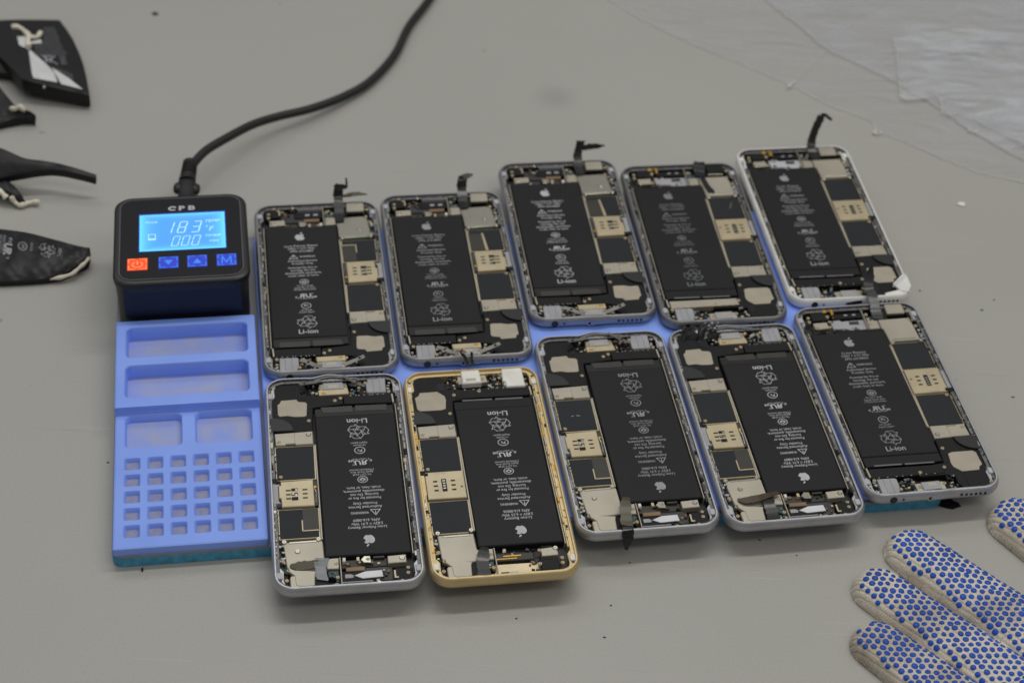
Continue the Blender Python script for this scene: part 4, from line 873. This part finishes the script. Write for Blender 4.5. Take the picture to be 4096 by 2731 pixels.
def e4(add):
    add('adhesive_string', lambda b, T: goo(b, [at(205, 590, 6), at(201, 597, 6), at(194, 605, 5.5), at(186, 612, 5), at(178, 619, 4.6), at(168, 628, 4), at(152, 634, 3.6), at(136, 638, 3.2), at(116, 640, 3)], 1.2), True)
    def pr(b, T):
        tr = T[0]
        def mp(cx, cy, k=1.0):                 # u runs down the cell, v across it
            return lambda x, y, z: drape(tr, cx + k * (x * .55 + y * 6.2 * .9), cy - k * (x * 5.6 * .8 - y * 1.1), .15)
        f = mp(17, 572); put_text(b, 'R', -1.9, 0, 0, 4.2, FAINTB, 3.0, .2, mirror=True, fn=f); put_text(b, 'U', 1.3, 0, 0, 4.2, FAINTB, 3.2, .2, fn=f); put_text(b, 'us', 4.6, 1, 0, 2.4, FAINTB, 2.4, .05, fn=f); put_text(b, 'c', -4.4, .8, 0, 2.4, FAINTB, 1.2, .05, fn=f)
        f = mp(52, 566); ring(b, 0, 0, 2.0, 1.7, .3, 0, FAINTB, 20, f); put_text(b, 'PS', 0, 0, 0, 2, FAINTB, 2, fn=f); f = mp(70, 567); put_text(b, '1810mAh', 0, .4, 0, 1.5, FAINTB, 4, fn=f)
        f = mp(108, 575, .85); recycle(b, 0, 0, .85, FAINTB, 0, .24, f); f = mp(138, 582, .9); put_text(b, 'Li-ion', 0, 0, 0, 3.4, FAINTB, 5.2, fn=f)
        f = mp(1, 560, 1.0); put_text(b, 'Apple South Asia', 0, 0, 0, 1.6, FAINTB, 9, fn=f); put_text(b, '(Thailand) Limited', 0, 1.4, 0, 1.6, FAINTB, 9, fn=f)
    add('battery_print', pr)
battery('wrinkled black spent battery with readable print, lowest at the left edge',
        [([[(-80, 513, 5), (0, 525, 6), (60, 533, 7), (120, 548, 8), (180, 564, 8), (206, 568, 8)], [(-80, 560, 6), (0, 565, 7), (60, 572, 8), (120, 580, 9), (175, 588, 8), (208, 588, 7)], [(-80, 610, 6), (0, 610, 7), (60, 612, 7), (120, 612, 7), (165, 612, 6), (200, 602, 5)], [(-80, 648, 4), (0, 646, 4), (60, 643, 4), (110, 639, 4), (146, 631, 4), (172, 616, 4)]], 3.8, .6)], e4)

# ---------------------------------------------------------------- plastic sheet at the upper right
def film_mat(name, tr, col):
    m = bpy.data.materials.new(name); m.use_nodes = True; n = m.node_tree; p = n.nodes['Principled BSDF']; out = n.nodes['Material Output']
    p.inputs['Base Color'].default_value = col + (1,); p.inputs['Roughness'].default_value = .22
    t_ = n.nodes.new('ShaderNodeBsdfTransparent'); mx = n.nodes.new('ShaderNodeMixShader'); co = n.nodes.new('ShaderNodeTexCoord')
    mp = n.nodes.new('ShaderNodeMapping'); mp.inputs['Rotation'].default_value = (0, 0, .5); mp.inputs['Scale'].default_value = (1, 3.2, 1); n.links.new(co.outputs['Object'], mp.inputs['Vector'])
    nz = n.nodes.new('ShaderNodeTexNoise'); nz.inputs['Scale'].default_value = 20; nz.inputs['Detail'].default_value = 7; nz.inputs['Distortion'].default_value = 1.6; n.links.new(mp.outputs[0], nz.inputs['Vector'])
    r = n.nodes.new('ShaderNodeMapRange'); r.inputs[1].default_value = .35; r.inputs[2].default_value = .7; r.inputs[3].default_value = tr + .12; r.inputs[4].default_value = tr - .2; n.links.new(nz.outputs['Fac'], r.inputs[0]); n.links.new(r.outputs[0], mx.inputs[0])
    b = n.nodes.new('ShaderNodeBump'); b.inputs['Strength'].default_value = .8; b.inputs['Distance'].default_value = .006; n.links.new(nz.outputs['Fac'], b.inputs['Height']); n.links.new(b.outputs[0], p.inputs['Normal'])
    n.links.new(p.outputs[0], mx.inputs[1]); n.links.new(t_.outputs[0], mx.inputs[2]); n.links.new(mx.outputs[0], out.inputs['Surface'])
    return m
FILM = film_mat('clear_film', .80, (.66, .66, .68)); FILM2 = film_mat('clear_film_folded', .74, (.66, .67, .72)); FILM3 = film_mat('milky_film', .76, (.80, .82, .86))
EDGE = mat('film_edge', (.85, .85, .83), .3, alpha=.55)
fo = at(2100, 200, 0)
sheet = thing('plastic_sheet', 'crinkled clear plastic sheet lying folded over the table at the upper right', 'plastic sheet', fo)
def film(edge, z0, zr, m, far, seed, name):
    rj = random.Random(seed + 40); E_ = [p_ + Vector((rj.uniform(-.7, .7), rj.uniform(-.7, .7), 0)) for p_ in catmull([at(*p, z0) for p in edge], 8)]; Fp = catmull([at(*p, z0) for p in far], 8); n = len(E_); k = 44; r = random.Random(seed)
    if len(Fp) != n: Fp = [Fp[min(int(i * len(Fp) / n), len(Fp) - 1)] for i in range(n)]
    ph = [(r.uniform(0, 6), r.uniform(.015, .12), r.uniform(-.08, .16), r.uniform(.2, 1)) for _ in range(14)]
    def fn(b):
        vs = []
        for j in range(k):
            for i in range(n):
                p_ = E_[i].lerp(Fp[i], (j / (k - 1)) ** 1.4) - fo; h = sum(a[3] * math.sin(a[0] + a[1] * p_.x + a[2] * p_.y) for a in ph) / 4
                vs.append((p_.x, p_.y, z0 + max(-z0 + .15, h * zr * min(1, j / 4 + .15))))
        b.add(vs, [[j * n + i, j * n + i + 1, (j + 1) * n + i + 1, (j + 1) * n + i] for j in range(k - 1) for i in range(n - 1)], m)
    part(name, None, sheet, fn, True)
    part('film_edge', None, sheet, lambda b: b.tube([p_ - fo + Vector((0, 0, .1)) for p_ in E_], .2, EDGE, 6), True)
film([(1330, -60), (1400, 0), (1520, 70), (1650, 125), (1760, 172), (1815, 195), (1830, 203), (1900, 240), (1975, 268), (2003, 280), (2020, 302), (2100, 335), (2180, 370), (2260, 400), (2352, 420), (2500, 470)], .6, .9, FILM,
     [(1900, -420), (2600, -420), (2900, 200)], 2, 'bottom_layer')
film([(1690, -60), (1760, 0), (1830, 55), (1900, 112), (1990, 155), (2060, 190), (2160, 250), (2230, 300), (2352, 366), (2500, 440)], 1.6, 1.6, FILM2, [(2000, -420), (2600, -420), (2900, 250)], 5, 'middle_layer')
film([(2055, 88), (2060, 130), (2066, 180), (2072, 225), (2120, 226), (2150, 222), (2162, 240), (2168, 262), (2210, 262), (2270, 290), (2352, 330), (2500, 400)], 2.6, 1.6, FILM3, [(2200, 70), (2500, 75), (2800, 100)], 9, 'folded_flap')
def fblob(b):
    r = random.Random(4)
    for (x, y) in ((2012, 305), (1818, 197), (2232, 302)):
        for k in range(6):
            p_ = at(x + r.uniform(-8, 8), y + r.uniform(-5, 5), 1) - fo; b.tube([p_, p_ + Vector((r.uniform(-2.5, 2.5), r.uniform(-2.5, 2.5), r.uniform(0, 1.5)))], .5, mat('film_crumple', (.7, .7, .7), .35), 5)
part('film_crumple', None, sheet, fblob, True)

# ---------------------------------------------------------------- dotted work glove
def glove():
    prim = [  # chain of (x,y,r) on the table, height
        ([(2098, 1267, 13.2), (2210, 1347, 15.0), (2352, 1445, 17.5), (2480, 1540, 19)], 8.6), ([(2022, 1354, 12.6), (2130, 1430, 13.6), (2250, 1516, 15), (2420, 1640, 18)], 8.2),
        ([(2020, 1479, 12.6), (2120, 1553, 13.6), (2260, 1655, 15), (2400, 1760, 18)], 8.2), ([(2340, 1200, 14.5), (2440, 1275, 15.5), (2600, 1400, 18)], 9.2)]
    G = []
    for ch, H in prim:
        pts = [(at(x, y, 3), r) for x, y, r in ch]; G.append((pts, H))
    pc = Vector((252, 498, 0)); G.append(([(pc, 47), (pc + Vector((60, -60, 0)), 55)], 14.0))
    def field(x, y):
        best = None
        for gi, (pts, H) in enumerate(G):
            bd = -1e9; bu = bv = 0; acc = 0
            for (a, ra), (c, rc) in zip(pts[:-1], pts[1:]):
                dx, dy = c.x - a.x, c.y - a.y; L = math.hypot(dx, dy); t = max(0, min(1, ((x - a.x) * dx + (y - a.y) * dy) / L / L))
                qx, qy = a.x + dx * t, a.y + dy * t; d = ra + (rc - ra) * t - math.hypot(x - qx, y - qy)
                if d > bd: bd = d; bu = ((x - a.x) * dy - (y - a.y) * dx) / L; bv = acc + L * t; w = ra + (rc - ra) * t
                acc += L
            if bd > -3:
                s = min(1, max(0, bd) / (w * .62)); h = H * (1 - (1 - s) ** 2.3) ** .62 if bd > 0 else 0
                h += (.22 * math.sin(bu * .4 + gi + .05 * bv) + .5 * math.sin(bv * .11 + gi * 2) + .28 * math.sin(bv * .37 + bu * .3 + gi) + .2 * math.sin(bv * .8 - bu * .5)) * s
                if best is None or h > best[0] or (h == best[0] and bd > best[1]): best = (h, bd, bu, bv, w, gi)
        return best
    o0 = at(2200, 1450, 0)
    x0, x1, y0, y1, st = 145, 330, 440, 650, .7
    nx, ny = int((x1 - x0) / st), int((y1 - y0) / st); idx = {}; vs = []; fs = []; uv = []
    for j in range(ny):
        for i in range(nx):
            x, y = x0 + i * st, y0 + j * st; f = field(x, y)
            if f is None or f[1] < -st * 1.5: continue
            if f[1] < st * .6:           # snap the border onto the outline
                e = .05; fx = field(x + e, y); fy = field(x, y + e)
                if fx and fy:
                    gx, gy = (fx[1] - f[1]) / e, (fy[1] - f[1]) / e; g = math.hypot(gx, gy)
                    if .3 < g < 3 and f[1] < 0: x -= gx / g * f[1]; y -= gy / g * f[1]
            idx[i, j] = len(vs); vs.append((x - o0.x, y - o0.y, max(f[0], 0) + .3)); uv.append((f[2], f[3]))
    for (i, j), a in idx.items():
        b_, c, d = idx.get((i + 1, j)), idx.get((i + 1, j + 1)), idx.get((i, j + 1))
        if None not in (b_, c, d): fs.append([a, b_, c, d])
    me = bpy.data.meshes.new('knit_shell'); me.from_pydata([(a * S, b * S, c * S) for a, b, c in vs], [], fs)
    ul = me.uv_layers.new(name='knit')
    for lp in me.loops: ul.data[lp.index].uv = uv[lp.vertex_index]
    me.polygons.foreach_set('use_smooth', [True] * len(fs))
    m = bpy.data.materials.new('cotton_knit'); m.use_nodes = True; n = m.node_tree; p = n.nodes['Principled BSDF']; L = n.links
    p.inputs['Roughness'].default_value = .9; p.inputs['Specular IOR Level'].default_value = .15
    un = n.nodes.new('ShaderNodeUVMap'); sp_ = n.nodes.new('ShaderNodeSeparateXYZ'); L.new(un.outputs[0], sp_.inputs[0])
    def mth(op, a, b=None):
        q = n.nodes.new('ShaderNodeMath'); q.operation = op
        for i, v in enumerate((a, b)):
            if v is None: continue
            if isinstance(v, (int, float)): q.inputs[i].default_value = v
            else: L.new(v, q.inputs[i])
        return q.outputs[0]
    au = mth('ABSOLUTE', mth('SINE', mth('MULTIPLY', sp_.outputs[0], 3.14159 / 1.9)))
    sv = mth('SINE', mth('ADD', mth('MULTIPLY', sp_.outputs[1], 6.2832 / 1.3), mth('MULTIPLY', au, 2.0)))
    co = n.nodes.new('ShaderNodeTexCoord'); nz_ = n.nodes.new('ShaderNodeTexNoise'); nz_.inputs['Scale'].default_value = 900; nz_.inputs['Detail'].default_value = 4; L.new(co.outputs['Object'], nz_.inputs['Vector'])
    hh = mth('ADD', mth('ADD', mth('MULTIPLY', au, .45), mth('MULTIPLY', sv, .12)), mth('MULTIPLY', nz_.outputs['Fac'], .7))
    bp = n.nodes.new('ShaderNodeBump'); bp.inputs['Strength'].default_value = .9; bp.inputs['Distance'].default_value = .0007; L.new(hh, bp.inputs['Height']); L.new(bp.outputs[0], p.inputs['Normal'])
    n3 = n.nodes.new('ShaderNodeTexNoise'); n3.inputs['Scale'].default_value = 28; n3.inputs['Detail'].default_value = 5; L.new(co.outputs['Object'], n3.inputs['Vector'])
    r = n.nodes.new('ShaderNodeValToRGB'); L.new(n3.outputs['Fac'], r.inputs[0]); e = r.color_ramp.elements
    e[0].position = .3; e[0].color = (.40, .34, .26, 1); e[1].position = .56; e[1].color = (.72, .66, .56, 1)
    L.new(r.outputs[0], p.inputs['Base Color']); me.materials.append(m)
    root = thing('work_glove', 'white knitted cotton work glove covered in blue rubber dots at the lower right', 'glove', o0)
    link('knit_shell', me, root)
    BD = mat('blue_rubber_dot', (.012, .075, .42), .5, var=.2, vscale=60, spec=.35)
    def dots(b):
        r = random.Random(2); py = 3.5; px = 3.65; row = 0; y = 445.0
        while y < 650:
            x = 145 + (px / 2 if row % 2 else 0)
            while x < 325:
                X, Y = x + r.uniform(-.3, .3) + 1.1 * math.sin(y * .06), y + r.uniform(-.3, .3) + 1.2 * math.sin(x * .07 + y * .02); f = field(X, Y)
                if f and f[5] >= 0:
                    lim_lo = 2.7 if f[5] < 4 else 2; side = f[2]; ok = f[1] > (1.6 if side < 0 else lim_lo)
                    if f[5] == 4: ok = f[1] > 3
                    if f[3] < 6 and f[5] < 4: ok = f[1] > 2.6 and ok
                    if ok and field(X + 1, Y) and field(X, Y + 1):
                        hx = (field(X + .6, Y)[0] - f[0]) / .6; hy = (field(X, Y + .6)[0] - f[0]) / .6
                        if abs(hx) > 3.0 or abs(hy) > 3.0: x += px; continue
                        nn = Vector((-hx, -hy, 1)).normalized(); ta = nn.cross(Vector((0, 1, 0))).normalized(); tb = nn.cross(ta); C0 = Vector((X - o0.x, Y - o0.y, f[0] + .25)); R = r.uniform(1.15, 1.55)
                        vv = []
                        for rr, hz in ((1, -.3), (1, .15), (.8, .42), (.4, .55)):
                            for k in range(10): a = .62832 * k; vv.append(C0 + (ta * math.cos(a) + tb * math.sin(a)) * R * rr + nn * hz)
                        b.add(vv, [[j * 10 + k, j * 10 + (k + 1) % 10, (j + 1) * 10 + (k + 1) % 10, (j + 1) * 10 + k] for j in range(3) for k in range(10)] + [[30 + k for k in range(10)]], BD)
                x += px
            y += py * .866 * 1.0; row += 1
    part('grip_dots', None, root, dots, True)
    def fuzz(b):
        r = random.Random(11); fm = mat('cotton_fuzz', (.6, .56, .5), .9); keys = [v for v in vs if v[2] < 3.5]
        for _ in range(1800):
            v = Vector(r.choice(keys)); d = Vector((r.uniform(-1, 1), r.uniform(-1, 1), r.uniform(0, .9))) * r.uniform(.6, 1.8); p_ = v + Vector((0, 0, r.uniform(0, 2)))
            b.tube([p_, p_ + d * .5 + Vector((r.uniform(-.3, .3), r.uniform(-.3, .3), .1)), p_ + d], .06, fm, 3, False)
    o = part('cotton_fuzz', None, root, fuzz); o['kind'] = 'stuff'
glove()

# ---------------------------------------------------------------- crumbs on the table
def crumb(px, py, pts, h, m, label, cat='crumb', name='crumb', group=None):
    c0 = at(px, py, 0); b = MB(); b.prism(pts, 0.02, h, m, min(.2, h * .5)); o = link(name, b.mesh(name)); o.location = c0 * S; tag(o, label, cat, group); return o
def blob(r, n, seed, sx_=1, sy_=1): q = random.Random(seed); return [(math.cos(6.2832 * i / n) * r * sx_ * q.uniform(.65, 1.2), math.sin(6.2832 * i / n) * r * sy_ * q.uniform(.65, 1.2)) for i in range(n)]
crumb(2208, 471, blob(2.4, 9, 1, 1.2, .8), 1.0, WHITEP, 'white flake on bare table right of the white phone', 'flake', 'white_flake')
crumb(356, 34, blob(1.5, 7, 2, 1.2, .8), 1.4, mat('olive_crumb', (.05, .045, .02), .7), 'olive crumb on the table behind the spent batteries, near the top edge')
crumb(327, 1309, blob(.9, 6, 3, .7, 1.3), 1.2, BLK, 'black crumb at the foot of the blue tray')
crumb(2178, 1157, blob(6.2, 14, 4, 1.1, .52), .35, BLK, 'black oval adhesive scrap under the right end of the front row', 'adhesive scrap', 'black_scrap')
SPECK = mat('speck_dark', (.05, .05, .05), .7); SPECKL = mat('speck_pale', (.62, .62, .6), .6)
for i, (x, y, r, dark, lb_) in enumerate(((2283, 689, .5, 1, 'dark speck right of the white phone frame'), (2113, 668, .6, 1, 'dark speck beside the white tape corner'), (2326, 912, .7, 1, 'dark speck at the right edge above the glove'),
        (1388, 1463, .6, 1, 'dark speck at the lower middle of the table'), (1403, 1390, .5, 1, 'dark speck below the gold phone'), (2352 * .615, 1292, .5, 1, 'dark speck below the silver phone with the olive strip'),
        (1463, 326, .6, 0, 'pale speck behind the middle back phone'), (2265, 486, .6, 0, 'pale speck beside the white flake'), (73, 885, .5, 0, 'pale speck at the left, below the lowest battery'), (2040, 330, .5, 0, 'pale speck at the plastic sheet edge'),
        (2255, 712, .8, 1, 'thin dark fibre right of the front row end phone'), (1830, 1275, .5, 1, 'dark speck left of the glove fingertips'), (1745, 1240, .6, 1, 'dark speck in front of the phone with the tape wad'), (248, 1062, .5, 1, 'dark speck left of the blue tray'), (75, 505, .5, 0, 'pale speck above the lowest battery'), (1186, 1420, .5, 1, 'dark speck in front of the gold phone'))):
    crumb(x, y, blob(r * 1.0, 6, 20 + i, 1.2, .8), .4, SPECK if dark else SPECKL, lb_, 'speck', 'speck', 'specks on the table')
